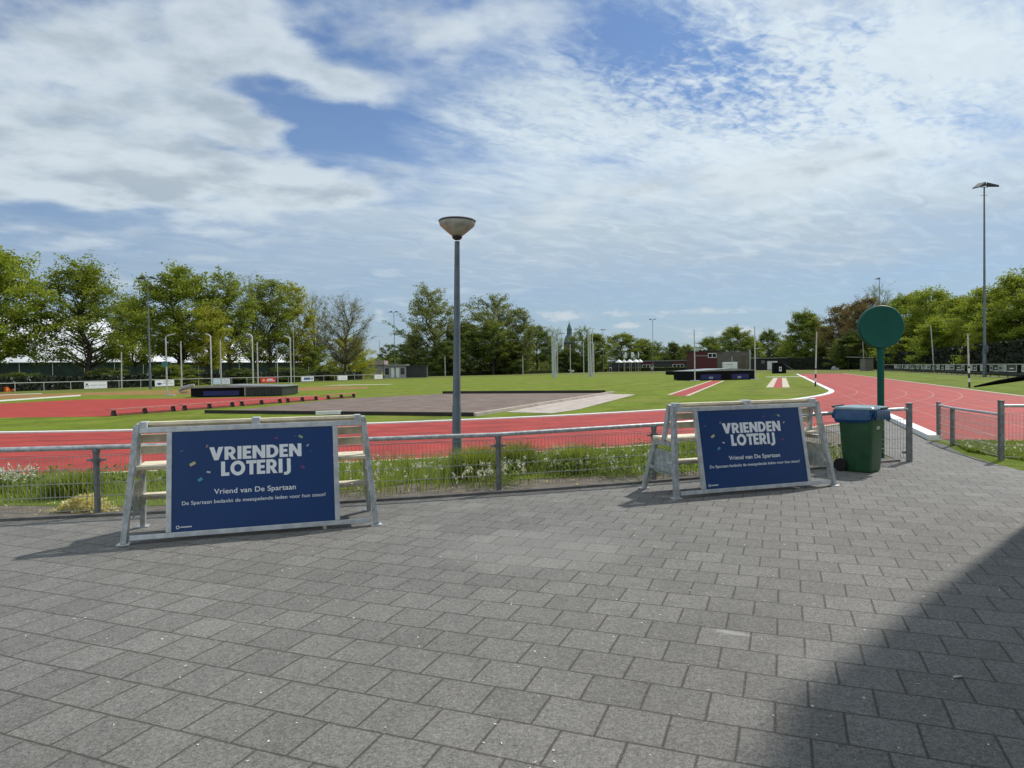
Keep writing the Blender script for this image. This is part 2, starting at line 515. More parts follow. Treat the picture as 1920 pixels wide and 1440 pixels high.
# ------------------------------------------------------------------ geometry helpers
class MB:
    def __init__(self):
        self.v, self.f, self.mi = [], [], []
        self.cur = 0

    def add(self, vs, fs):
        o = len(self.v)
        self.v.extend(tuple(p) for p in vs)
        self.f.extend(tuple(i + o for i in f) for f in fs)
        self.mi.extend([self.cur] * len(fs))

    def box(self, x0, x1, y0, y1, z0, z1):
        self.add([(x0, y0, z0), (x1, y0, z0), (x1, y1, z0), (x0, y1, z0), (x0, y0, z1), (x1, y0, z1), (x1, y1, z1), (x0, y1, z1)],
                 [(0, 3, 2, 1), (4, 5, 6, 7), (0, 1, 5, 4), (1, 2, 6, 5), (2, 3, 7, 6), (3, 0, 4, 7)])

    def bar(self, a, b, w, h, up=(0, 0, 1)):
        """rectangular bar from a to b, w across, h along 'up'"""
        a, b = Vector(a), Vector(b)
        d = (b - a).normalized()
        u = Vector(up)
        u = (u - d * u.dot(d))
        if u.length < 1e-5:
            u = Vector((0, 1, 0)) - d * d.y
        u.normalize()
        s = d.cross(u)
        vs = []
        for p in (a, b):
            for i, j in ((-1, -1), (1, -1), (1, 1), (-1, 1)):
                vs.append(p + s * (i * w / 2) + u * (j * h / 2))
        self.add(vs, [(0, 3, 2, 1), (4, 5, 6, 7), (0, 1, 5, 4), (1, 2, 6, 5), (2, 3, 7, 6), (3, 0, 4, 7)])

    def tube(self, pts, rads, n=8, cap=True):
        pts = [Vector(p) for p in pts]
        if not hasattr(rads, '__len__'):
            rads = [rads] * len(pts)
        vs, fs = [], []
        ref = None
        for i, p in enumerate(pts):
            d = (pts[min(i + 1, len(pts) - 1)] - pts[max(i - 1, 0)]).normalized()
            if ref is None:
                ref = Vector((1, 0, 0)) if abs(d.x) < .8 else Vector((0, 1, 0))
            a = (ref - d * ref.dot(d)).normalized()
            b = d.cross(a)
            ref = a
            for k in range(n):
                t = 2 * pi * k / n
                vs.append(p + (a * cos(t) + b * sin(t)) * rads[i])
        for i in range(len(pts) - 1):
            for k in range(n):
                k2 = (k + 1) % n
                fs.append((i * n + k, i * n + k2, (i + 1) * n + k2, (i + 1) * n + k))
        if cap:
            fs.append(tuple(range(n - 1, -1, -1)))
            o = (len(pts) - 1) * n
            fs.append(tuple(o + k for k in range(n)))
        self.add(vs, fs)

    def lathe(self, prof, n=24, c=(0, 0, 0)):
        vs, fs = [], []
        for r, z in prof:
            for k in range(n):
                t = 2 * pi * k / n
                vs.append((c[0] + r * cos(t), c[1] + r * sin(t), c[2] + z))
        for i in range(len(prof) - 1):
            for k in range(n):
                k2 = (k + 1) % n
                fs.append((i * n + k, i * n + k2, (i + 1) * n + k2, (i + 1) * n + k))
        fs.append(tuple(range(n - 1, -1, -1)))
        o = (len(prof) - 1) * n
        fs.append(tuple(o + k for k in range(n)))
        self.add(vs, fs)

    def prism(self, poly, z0, z1):
        """poly: list of (x,y), extruded in z"""
        n = len(poly)
        tri = tessellate_polygon([[Vector((p[0], p[1], 0)) for p in poly]])
        ar = sum(poly[i][0] * poly[(i + 1) % n][1] - poly[(i + 1) % n][0] * poly[i][1] for i in range(n))
        vs = [(p[0], p[1], z0) for p in poly] + [(p[0], p[1], z1) for p in poly]
        fs = []
        for t in tri:
            a, b, c = (Vector((*poly[i], 0)) for i in t)
            if (b - a).cross(c - a).z < 0:
                t = (t[0], t[2], t[1])
            fs.append(tuple(i + n for i in t))
            fs.append((t[0], t[2], t[1]))
        for i in range(n):
            j = (i + 1) % n
            q = (i, j, j + n, i + n)
            fs.append(q if ar > 0 else q[::-1])
        self.add(vs, fs)

    def sheet(self, poly, z):
        n = len(poly)
        tri = tessellate_polygon([[Vector((p[0], p[1], 0)) for p in poly]])
        fs = []
        for t in tri:
            a, b, c = (Vector((poly[i][0], poly[i][1], 0)) for i in t)
            if (b - a).cross(c - a).z < 0:
                t = (t[0], t[2], t[1])
            fs.append(tuple(t))
        self.add([(p[0], p[1], z) for p in poly], fs)

    def xform(self, mtx, start=0):
        self.v[start:] = [tuple(mtx @ Vector(p)) for p in self.v[start:]]

    def mesh(self, name, mats, smooth=False):
        me = bpy.data.meshes.new(name)
        me.from_pydata(self.v, [], self.f)
        for m in (mats if isinstance(mats, (list, tuple)) else [mats]):
            me.materials.append(m)
        if any(self.mi):
            me.polygons.foreach_set('material_index', self.mi)
        if smooth:
            me.polygons.foreach_set('use_smooth', [True] * len(me.polygons))
            try:
                me.set_sharp_from_angle(angle=rad(40))
            except Exception:
                pass
        me.update()
        return me

    def build(self, name, mats, parent=None, smooth=False, bevel=0.0):
        return link(name, self.mesh(name, mats, smooth), parent, bevel)


def link(name, me, parent=None, bevel=0.0):
    o = bpy.data.objects.new(name, me)
    COL.objects.link(o)
    if parent is not None:
        o.parent = parent
    if bevel:
        b = o.modifiers.new('bevel', 'BEVEL')
        b.width = bevel
        b.segments = 2
        b.limit_method = 'ANGLE'
        b.angle_limit = rad(50)
    return o


def tag(o, label=None, cat=None, group=None, kind=None):
    if label:
        o['label'] = label
    if cat:
        o['category'] = cat
    if group:
        o['group'] = group
    if kind:
        o['kind'] = kind
    return o


def thing(name, label, cat, loc=(0, 0, 0), rz=0.0, group=None):
    o = bpy.data.objects.new(name, None)
    o.empty_display_size = .2
    COL.objects.link(o)
    o.location = loc
    o.rotation_euler = (0, 0, rz)
    return tag(o, label, cat, group)


def one(name, mb, mats, label, cat, group=None, smooth=False, bevel=0.0, loc=None, rz=0.0):
    o = mb.build(name, mats, None, smooth, bevel)
    if loc is not None:
        o.location = loc
    o.rotation_euler[2] = rz
    return tag(o, label, cat, group)


def struct(name, mb, m):
    o = mb.build(name, m)
    o['kind'] = 'structure'
    return o


def at_base(poly_pts):
    return poly_pts


# ------------------------------------------------------------------ track frame
TC = Vector((-13.7, 57.1))
TA = rad(21.0)
TU = Vector((sin(TA), cos(TA)))
TN = Vector((-cos(TA), sin(TA)))
R0, R1 = 36.5, 43.8


def RO(a):
    """outer edge of the near bend, a little wider than the straights"""
    return float(np.interp(a, [.6, .685, .837, 1.2, 2.0], [43.8, 44.4, 45.6, 45.9, 46.4]))



def T(s, p):
    q = TC + TU * s + TN * p
    return (q.x, q.y)


def arc(r, a0, a1, n):
    """a measured so a=0 is p=-r (right straight), a=pi is p=+r; near side s<0"""
    return [T(-r * sin(a0 + (a1 - a0) * i / n), -r * cos(a0 + (a1 - a0) * i / n)) for i in range(n + 1)]


def ring(mb, r0, r1, z, L=84.4, n=64, a0=0.0, a1=pi, straights=True, z1=None):
    def strip(A, Bq):
        for i in range(len(A) - 1):
            if z1 is None:
                mb.add([(*A[i], z), (*A[i + 1], z), (*Bq[i + 1], z), (*Bq[i], z)], [(0, 3, 2, 1)])
            else:
                vs = [(*A[i], z), (*A[i + 1], z), (*Bq[i + 1], z), (*Bq[i], z), (*A[i], z1), (*A[i + 1], z1), (*Bq[i + 1], z1), (*Bq[i], z1)]
                mb.add(vs, [(0, 1, 2, 3), (4, 7, 6, 5), (0, 4, 5, 1), (2, 6, 7, 3)])
    strip(arc(r0, a0, a1, n), arc(r1, a0, a1, n))
    if straights:
        strip([T(i * L / 8, -r0) for i in range(9)][::-1], [T(i * L / 8, -r1) for i in range(9)][::-1])
    if False:
        strip([T(i * L / 8, -r0) for i in range(9)][::-1], [T(i * L / 8, -r1) for i in range(9)][::-1])
        strip([T(i * L / 8, r0) for i in range(9)], [T(i * L / 8, r1) for i in range(9)])
        far0 = [T(L + r0 * sin(pi * i / n), r0 * cos(pi * i / n)) for i in range(n + 1)]
        far1 = [T(L + r1 * sin(pi * i / n), r1 * cos(pi * i / n)) for i in range(n + 1)]
        strip(far0, far1)


def xy(p):
    return (p[0], p[1])


# ------------------------------------------------------------------ ground and setting
mb = MB()
mb.box(-1800, 1800, -300, 2800, -.6, 0)
struct('ground', mb, m_terrain)

mb = MB()
L = 84.4
poly = arc(R0 - .1, 0, pi, 64) + [T(L + (R0 - .1) * sin(pi - pi * i / 64), -(R0 - .1) * cos(pi - pi * i / 64)) for i in range(65)]
mb.sheet(poly, .004)
struct('infield', mb, m_infield)

mb = MB()
ring(mb, R0, R1, .008)
aa = np.linspace(.6, pi * .97, 70)
for i in range(69):
    q4 = [T(-r * sin(a), -r * cos(a)) for r, a in ((R1, aa[i]), (R1, aa[i + 1]), (RO(aa[i + 1]), aa[i + 1]), (RO(aa[i]), aa[i]))]
    mb.add([(*p, .008) for p in q4], [(0, 3, 2, 1)])
mb.sheet([T(2.0, -R1), T(2.0, -R0), T(-31.2, -R0), T(-31.2, -R1)], .012)
struct('running_track', mb, m_track)

mb = MB()
for k in range(1, 6):
    r = R0 + k * 1.22
    ring(mb, r - .03, r + .03, .016)
for k in range(0, 7):
    p = -(R0 + k * 1.22 if k < 6 else R1 - .06)
    a, b = T(0, p - .025), T(0, p + .025)
    c, d = T(-31, p + .025), T(-31, p - .025)
    mb.add([(*a, .0165), (*b, .0165), (*c, .0165), (*d, .0165)], [(0, 1, 2, 3)])
struct('lane_lines', mb, m_lane)

mb = MB()
ring(mb, R0 - .30, R0, .004, z1=.05)
struct('track_kerb', mb, m_kerbw)
mb = MB()
for i in range(69):
    q4 = [T(-r * sin(a), -r * cos(a)) for r, a in ((RO(aa[i]), aa[i]), (RO(aa[i + 1]), aa[i + 1]), (RO(aa[i + 1]) + .16, aa[i + 1]), (RO(aa[i]) + .16, aa[i]))]
    mb.add([(*p, .003) for p in q4] + [(*p, .035) for p in q4], [(0, 1, 2, 3), (4, 7, 6, 5), (0, 4, 5, 1), (2, 6, 7, 3)])
mb.bar((*T(-31, -R1 - .08), .019), (*T(L, -R1 - .08), .019), .22, .034)
struct('track_edging', mb, m_tan)

# long white board along the inner edge of the sprint lanes by the gate
mb = MB()
mb.bar((*T(-31.4, -R0 + .13), .06), (*T(-23.2, -R0 + .13), .06), .26, .12)
one('white_board', mb, m_kerbw, 'long white edge board lying between the paved path and the red sprint lanes', 'board', bevel=.01)

mb = MB()
mb.sheet([xy(G(*q)) for q in ((-40, 751), (150, 741.5), (350, 739.5), (560, 733), (690, 728.5), (690, 725.5), (620, 725), (400, 730), (200, 735), (-40, 743))], .006)
struct('worn_straight', mb, grass_mat('worn_clay_grass', (.26, .17, .07), (.34, .16, .08), (.19, .20, .05), .35, 1.4))

# red apron inside the bend
bd = Vector((.34, .94)).normalized()
b0 = G(203, 781)
b1 = G(667, 745)
mb = MB()
poly = [xy(b1)] + [xy(G(530, 744)), xy(G(350, 747.5)), xy(G(160, 749)), xy(G(0, 757)), (-46, 44)] + \
       [T(-33.4 * sin(a), -33.4 * cos(a)) for a in np.linspace(pi * .93, pi * .575, 16)] + [xy(b0)]
mb.sheet(poly, .008)
struct('high_jump_apron', mb, m_track)
mb = MB()
a_, b_ = G(-60, 757), G(150, 742.5)
mb.bar((a_.x, a_.y, .05), (b_.x, b_.y, .05), .12, .1)
struct('apron_kerb', mb, m_kerbw)

# brown landing sector for throws
q = [G(385, 775), G(888, 781), G(1150, 737), G(830, 738.5), G(640, 748), G(480, 765)]
mb = MB()
mb.sheet([xy(p) for p in q], .010)
struct('cinder_sector', mb, m_grav)
mb = MB()
mb.bar((*xy(q[0]), .07), (*xy(q[1]), .07), .08, .15)
one('timber_edging', mb, m_timb, 'dark low timber board edging the near side of the brown gravel sector', 'edging')
mb = MB()
mb.bar((*xy(q[3]), .10), (*xy(G(1135, 737)), .10), .08, .18)
one('timber_edging', mb, m_timb, 'dark low timber board edging the far side of the brown gravel sector', 'edging')
mb = MB()
mb.bar((*xy(q[1]), .06), (*xy(q[2]), .06), .2, .12)
one('pale_edging', mb, m_conc, 'pale raised kerb along the right side of the brown gravel sector', 'kerb')
mb = MB()
mb.sheet([xy(G(948, 773)), xy(G(1035, 775.5)), xy(G(1085, 768)), xy(G(1192, 740)), xy(G(1128, 738.5))], .012)
struct('concrete_strip', mb, m_conc)
# toe board
mb = MB()
a_, b_ = G(592, 779), G(640, 778)
mid = (a_ + b_) / 2 + Vector((0, .12, 0))
mb.bar((a_.x, a_.y, .09), (mid.x, mid.y, .09), .14, .14)
mb.bar((mid.x, mid.y, .091), (b_.x, b_.y, .091), .14, .14)
one('toe_board', mb, m_white, 'white bent throwing toe board on the near edge of the brown gravel sector', 'toe board', bevel=.01)


def runway(pts, z, w):
    mb = MB()
    mb.sheet([xy(G(*p)) for p in pts], z)
    struct('runway', mb, m_track)
    e = MB()
    A, Bq, Cq, D = (G(*p) for p in pts)
    e.bar((A.x, A.y, .015), (D.x, D.y, .015), w, .03)
    e.bar((Bq.x, Bq.y, .015), (Cq.x, Cq.y, .015), w, .03)
    struct('runway_edging', e, m_tan)


runway([(1254, 741), (1288, 743), (1356, 714.5), (1334, 714)], .010, .2)
runway([(1443, 727), (1474, 727), (1470, 709), (1454, 709)], .010, .5)
mb = MB()
a_, b_ = G(1436, 707.3), G(1512, 706.3)
mb.bar((a_.x, a_.y, .02), (b_.x, b_.y, .02), 1.6, .03)
struct('sand_pit_edge', mb, m_white)
mb = MB()
mb.sheet([xy(G(600, 723.5)), xy(G(730, 721)), xy(G(740, 720)), xy(G(640, 721.5))], .010)
struct('sand_patch', mb, m_conc)

# paved terrace, planting bed
FR = 49.6                                   # radius of the fence line
pe = G(1705, 866)                            # end post of the near fence
bed_end = G(1563, 850)


def ang_of(p):
    q = Vector((p[0], p[1])) - TC
    s, pp = q.dot(TU), q.dot(TN)
    return atan2(-s, -pp)


a_end = ang_of(bed_end)
a_post = ang_of(pe)
edge = [T(-(FR + .12) * sin(a), -(FR + .12) * cos(a)) for a in np.linspace(pi * .88, a_end, 60)]
k0 = ang_of(G(1526, 801))
a_k = math.acos((R0 - .3) / (R1 + .02))
path = [T(-(RO(a) + .18) * sin(a), -(RO(a) + .18) * cos(a)) for a in np.linspace(k0, max(a_k, .62), 10)]
kerb_line = [T(-24.9, -R0 + .3), T(-31.4, -R0 + .3)]
right = [xy(G(1772, 834)), xy(G(1800, 850)), xy(G(1850, 866)), xy(G(1920, 884)), (9.6, 9.4), (12, 6), (26, 2), (26, -18), (-26, -18)]
mb = MB()
mb.sheet(edge + path + kerb_line + right, .006)
struct('paved_terrace', mb, m_paver)

mb = MB()
inner = [T(-(RO(a) + .16) * sin(a), -(RO(a) + .16) * cos(a)) for a in np.linspace(pi * .88, k0, 60)]
outer = [T(-(FR + .02) * sin(a), -(FR + .02) * cos(a)) for a in np.linspace(pi * .88, a_end, 60)]
mb.sheet(inner + outer[::-1], .010)
struct('planting_bed', mb, m_soil)
mb = MB()
for i in range(59):
    a, b = np.linspace(pi * .88, a_end, 60)[i:i + 2]
    p, q_ = T(-(FR + .07) * sin(a), -(FR + .07) * cos(a)), T(-(FR + .07) * sin(b), -(FR + .07) * cos(b))
    mb.bar((*p, .012), (*q_, .012), .1, .05)
struct('bed_kerb', mb, mat('grey_kerb', (.15, .145, .135), .85, var=.2, scale=5, bump=.3))
mb = MB()
mb.sheet([T(-31.3, -R0 + .3)] + [xy(G(1772, 834)), xy(G(1800, 850)), xy(G(1850, 866)), xy(G(1920, 884)), (9.6, 9.4), (12, 6), (26, 2), (40, 12), T(-31.3, -60)], .004)
struct('verge', mb, m_lawn)
mb = MB()
mb.sheet([T(-31, -R1 - .2), T(-31, -54), T(95, -54), T(95, -R1 - .2)], .0045)
struct('side_lawn', mb, m_lawn)


# ------------------------------------------------------------------ fences
def mesh_bay(a, b, z0, z1, step=.05, wd=.0042, hw=(0, .26, .5, .76, 1.0), double=.006):
    """welded wire panel between two posts as one mesh"""
    mb = MB()
    a, b = Vector((a[0], a[1], 0)), Vector((b[0], b[1], 0))
    d = b - a
    Lg = d.length
    u = d / Lg
    n = Vector((-u.y, u.x, 0))
    k = max(2, int((Lg - .12) / step))
    for i in range(k + 1):
        p = a + u * (.06 + (Lg - .12) * i / k)
        mb.bar((p.x, p.y, z0), (p.x, p.y, z1), wd, wd, n)
    for h in hw:
        z = z0 + (z1 - z0) * h
        for s in (-1, 1):
            p, q_ = a + u * .05 + n * (s * double), b - u * .05 + n * (s * double)
            mb.bar((p.x, p.y, z), (q_.x, q_.y, z), .006, .006, n)
    return mb


def rail_fence(name, label, posts, zr, pr=.036, rr=.03, mesh=True, square=False, ptop=None, rails=None, mpost=None, mrail=None,
               mesh_z=(.07, .72), collars=False, square_end=False):
    base = posts[0]
    t = thing(name, label, 'fence', (base[0], base[1], 0))
    loc = lambda p: (p[0] - base[0], p[1] - base[1])
    mp, mr = mpost or m_steel, mrail or m_galv
    for i, p in enumerate(posts):
        x, y = loc(p)
        h = (ptop[i] if ptop else zr[i] - rr * .5)
        mb = MB()
        if square_end and i == len(posts) - 1:
            k0_ = len(mb.v)
            mb.box(-.045, .045, -.045, .045, 0, .975)
            mb.box(-.052, .052, -.052, .052, .975, .995)
            mb.box(-.11, -.04, -.02, .02, .14, .18)
            mb.xform(Matrix.Translation((x, y, 0)) @ Matrix.Rotation(rad(-25), 4, 'Z'), k0_)
            mb.build('post', mp, t, bevel=.004)
            continue
        elif square:
            mb.box(x - pr, x + pr, y - pr, y + pr, 0, h)
            mb.box(x - pr - .004, x + pr + .004, y - pr - .004, y + pr + .004, h, h + .012)
        else:
            mb.tube([(x, y, 0), (x, y, h)], pr, 12)
            mb.lathe([(pr + .006, h - .05), (pr + .008, h - .02), (pr + .004, h + .0), (rr * .6, h + .012)], 12, (x, y, 0))
        o = mb.build('post', mp, t, smooth=not square)
        if collars:
            cb = MB()
            j = min(i + 1, len(posts) - 1)
            d = (Vector(loc(posts[j])) - Vector(loc(posts[max(i - 1, 0)]))).normalized()
            cb.bar((x - d.x * .1, y - d.y * .1, h - .135), (x + d.x * .1, y + d.y * .1, h - .135), .05, .022)
            cb.tube([(x, y, h - .16), (x, y, h - .11)], pr + .012, 12)
            cb.build('clamp', m_steel, o)
    mb = MB()
    rails = rails or [(i, i + 1) for i in range(len(posts) - 1)]
    for i, j in rails:
        z0, z1 = (zr[i], zr[j]) if not isinstance(zr[i], tuple) else (zr[i][0], zr[i][1])
        mb.tube([(*loc(posts[i]), z0), (*loc(posts[j]), z1)], rr, 12)
    mb.build('top_rail', mr, t, smooth=True)
    if mesh:
        for i in range(len(posts) - 1):
            m_ = mesh_bay(loc(posts[i]), loc(posts[i + 1]), *mesh_z)
            m_.build('mesh_panel', m_wire, t)
    return t


a930 = ang_of(G(930, 920))
spl = (ang_of(G(180, 975)) - a930) / 2 * 1.016
posts, zs = [], []
k = -4
seq = [a930 + spl * i for i in (4, 3, 2, 1, 0)] + [a930 - .0475 * i for i in (1, 2, 2.72)]
for a in seq:
    posts.append(T(-FR * sin(a), -FR * cos(a)))
zs = [.83, .83, .82, .80, .79, .83, .86, .88]
posts.append(xy(pe))
zs.append(.895)
t = rail_fence('wire_fence', 'steel tube fence with wire mesh along the planting bed behind the blue boards', posts, zs,
               collars=True, square_end=True)
g1, g2, g3 = G(1760, 826), G(1786, 836), G(1877, 863)
g4 = (g3.x + 2.3, g3.y - .9)
g5 = (g4[0] + 2.3, g4[1] - 1.2)
t = thing('gate_fence', 'low dark steel fence wing with wire mesh at the far right, beyond the path opening', 'fence', (g1.x, g1.y, 0))
lo = lambda p: (p[0] - g1.x, p[1] - g1.y)
for p, h, w in ((g1, .81, .032), (g2, .74, .032), (g3, 1.0, .036), (g4, 1.0, .036), (g5, 1.0, .036)):
    x, y = lo(p)
    mb = MB()
    mb.box(x - w, x + w, y - w, y + w, 0, h)
    mb.box(x - w - .005, x + w + .005, y - w - .005, y + w + .005, h, h + .015)
    mb.build('post', m_steel, t, bevel=.004)
mb = MB()
mb.tube([(*lo(g1), .76), (*lo(g2), .755), (*lo(g3), .77)], .024, 10)
mb.tube([(*lo(g3), .92), (*lo(g4), .92), (*lo(g5), .92)], .026, 10)
mb.build('top_rail', m_galv, t, smooth=True)
for a, b, z1 in ((g1, g2, .70), (g2, g3, .70), (g3, g4, .80), (g4, g5, .80)):
    mesh_bay(lo(a), lo(b), .06, z1).build('mesh_panel', m_wire, t)

# ------------------------------------------------------------------ sign benches
GLYPH = {
    'V': (.92, [[(0, 1), (.31, 1), (.46, .46), (.61, 1), (.92, 1), (.60, 0), (.32, 0)]]),
    'I': (.27, [[(0, 0), (0, 1), (.27, 1), (.27, 0)]]),
    'E': (.58, [[(0, 0), (0, 1), (.58, 1), (.58, .79), (.26, .79), (.26, .61), (.53, .61), (.53, .40), (.26, .40), (.26, .21), (.58, .21), (.58, 0)]]),
    'N': (.86, [[(0, 0), (0, 1), (.28, 1), (.60, .46), (.60, 1), (.86, 1), (.86, 0), (.60, 0), (.26, .56), (.26, 0)]]),
    'L': (.55, [[(0, 0), (0, 1), (.27, 1), (.27, .23), (.55, .23), (.55, 0)]]),
    'T': (.70, [[(.22, 0), (.22, .77), (0, .77), (0, 1), (.70, 1), (.70, .77), (.48, .77), (.48, 0)]]),
}


def _arc(cx, cy, rx, ry, a0, a1, n=10):
    return [(cx + rx * cos(rad(a0 + (a1 - a0) * i / n)), cy + ry * sin(rad(a0 + (a1 - a0) * i / n))) for i in range(n + 1)]


GLYPH['D'] = (.82, [[(0, 0), (0, 1)] + _arc(.36, .5, .46, .5, 90, -90, 16), [(.26, .22), (.26, .78)] + _arc(.35, .5, .21, .28, 90, -90, 14)])
GLYPH['O'] = (1.0, [_arc(.5, .5, .5, .52, 0, 360, 28)[:-1], _arc(.5, .5, .245, .275, 0, 360, 22)[:-1]])
GLYPH['R'] = (.78, [[(0, 0), (0, 1)] + _arc(.38, .66, .34, .34, 90, -62, 12) + [(.78, 0), (.48, 0), (.30, .33), (.26, .33), (.26, 0)],
                    [(.26, .54), (.26, .79)] + _arc(.36, .665, .10, .125, 90, -90, 8)])
GLYPH['J'] = (.50, [[(.0, -.16), (.04, .06)] + _arc(.10, .16, .14, .12, -70, 0, 6) + [(.24, 1), (.50, 1), (.50, .14)] + _arc(.16, .14, .34, .30, 0, -115, 10)])


def curve_mesh(loops, extr=.0012):
    cu = bpy.data.curves.new('letters', 'CURVE')
    cu.dimensions = '2D'
    cu.fill_mode = 'BOTH'
    cu.extrude = extr
    for lp in loops:
        sp = cu.splines.new('POLY')
        sp.points.add(len(lp) - 1)
        for i, p in enumerate(lp):
            sp.points[i].co = (p[0], p[1], 0, 1)
        sp.use_cyclic_u = True
    o = bpy.data.objects.new('letters', cu)
    COL.objects.link(o)
    me = bpy.data.meshes.new_from_object(o.evaluated_get(bpy.context.evaluated_depsgraph_get()))
    bpy.data.objects.remove(o)
    bpy.data.curves.remove(cu)
    return me


def font_mesh(txt, bold=.0, extr=.01):
    cu = bpy.data.curves.new('text', 'FONT')
    cu.body = txt
    cu.size = 1
    cu.offset = bold
    cu.extrude = extr
    cu.space_character = 1.03
    o = bpy.data.objects.new('text', cu)
    COL.objects.link(o)
    me = bpy.data.meshes.new_from_object(o.evaluated_get(bpy.context.evaluated_depsgraph_get()))
    bpy.data.objects.remove(o)
    bpy.data.curves.remove(cu)
    return me


def grab(mb, me, fx, fit_w=None, cx=None, y0=None, capy=None, flip=None):
    """append mesh me to mb through fx((x,y))->(x,y); z kept small"""
    vs = [v.co.copy() for v in me.vertices]
    fs = [tuple(p.vertices) for p in me.polygons]
    mb.add([fx(v) for v in vs], fs)
    bpy.data.meshes.remove(me)


def word_loops(word, cap, gap=.075):
    x, out = 0, []
    for ch in word:
        w, loops = GLYPH[ch]
        for lp in loops:
            out.append([((x + p[0]) * cap, p[1] * cap) for p in lp])
        x += w + (gap if ch not in 'T' else .02)
    return out, (x - gap) * cap


def lettering():
    """panel-plane coordinates: x from -.5W..+.5W, y up from panel bottom; returns builder"""
    out = []
    for word, cap, y in (('VRIENDEN', .136, PH * .690), ('LOTERIJ', .148, PH * .528)):
        loops, w = word_loops(word, cap)
        ww = .91 if word == 'VRIENDEN' else .685
        k = ww / w
        loops = [[(p[0] * k - ww / 2 + .01, p[1] + y) for p in lp] for lp in loops]
        mb = MB()
        grab(mb, curve_mesh(loops), lambda v: (v.x, v.y, v.z))
        out.append(mb)
    for txt, w, h, y, bold in (('Vriend van De Spartaan', .80, .054, PH * .352, .010),
                               ('De Spartaan bedankt de meespelende leden voor hun steun!', 1.40, .038, PH * .262, .005)):
        me = font_mesh(txt, bold)
        xs = [v.co.x for v in me.vertices]
        x0, x1 = min(xs), max(xs)
        k = w / (x1 - x0)
        ky = h / .72
        mb = MB()
        out.append(mb)
        grab(mb, me, lambda v: ((v.x - (x0 + x1) / 2) * k, v.y * ky + y, v.z * .12))
    # small round mark and word line in the lower left corner
    c = (-PW * .5 + .055, .05)
    mb = MB()
    out.append(mb)
    grab(mb, curve_mesh([_arc(c[0], c[1], .017, .017, 0, 360, 18)[:-1], _arc(c[0], c[1], .011, .011, 0, 360, 14)[:-1]]), lambda v: (v.x, v.y, v.z))
    xx = c[0] + .026
    for wdt in (.012, .008, .010, .012, .009, .011, .008, .012):
        grab(mb, curve_mesh([[(xx, .044), (xx, .056), (xx + wdt, .056), (xx + wdt, .044)]]), lambda v: (v.x, v.y, v.z))
        xx += wdt + .003
    return out


PW, PH = 1.585, 1.02                         # printed panel
CONF = [(.055, .80, .030, .014, 20, 0), (.205, .835, .028, .014, 70, 1), (.12, .665, .058, .03, 28, 2), (.215, .575, .036, .017, -12, 3),
        (.165, .505, .045, .03, 35, 4), (.635, .89, .036, .02, 10, 5), (.79, .895, .045, .024, -30, 6), (.835, .80, .03, .012, 45, 3),
        (.855, .74, .016, .009, 0, 0), (.80, .575, .040, .026, -20, 5), (.755, .90, .018, .01, 30, 0)]
m_conf = [mat('confetti_blue', (.08, .14, .34), .6, var=.02), mat('confetti_pink', (.45, .22, .30), .6, var=.02),
          mat('confetti_yellow', (.55, .50, .26), .6, var=.02), mat('confetti_white', (.55, .58, .60), .6, var=.02),
          mat('confetti_cyan', (.08, .32, .48), .6, var=.02), mat('confetti_magenta', (.19, .05, .20), .6, var=.02),
          mat('confetti_green', (.30, .42, .22), .6, var=.02)]


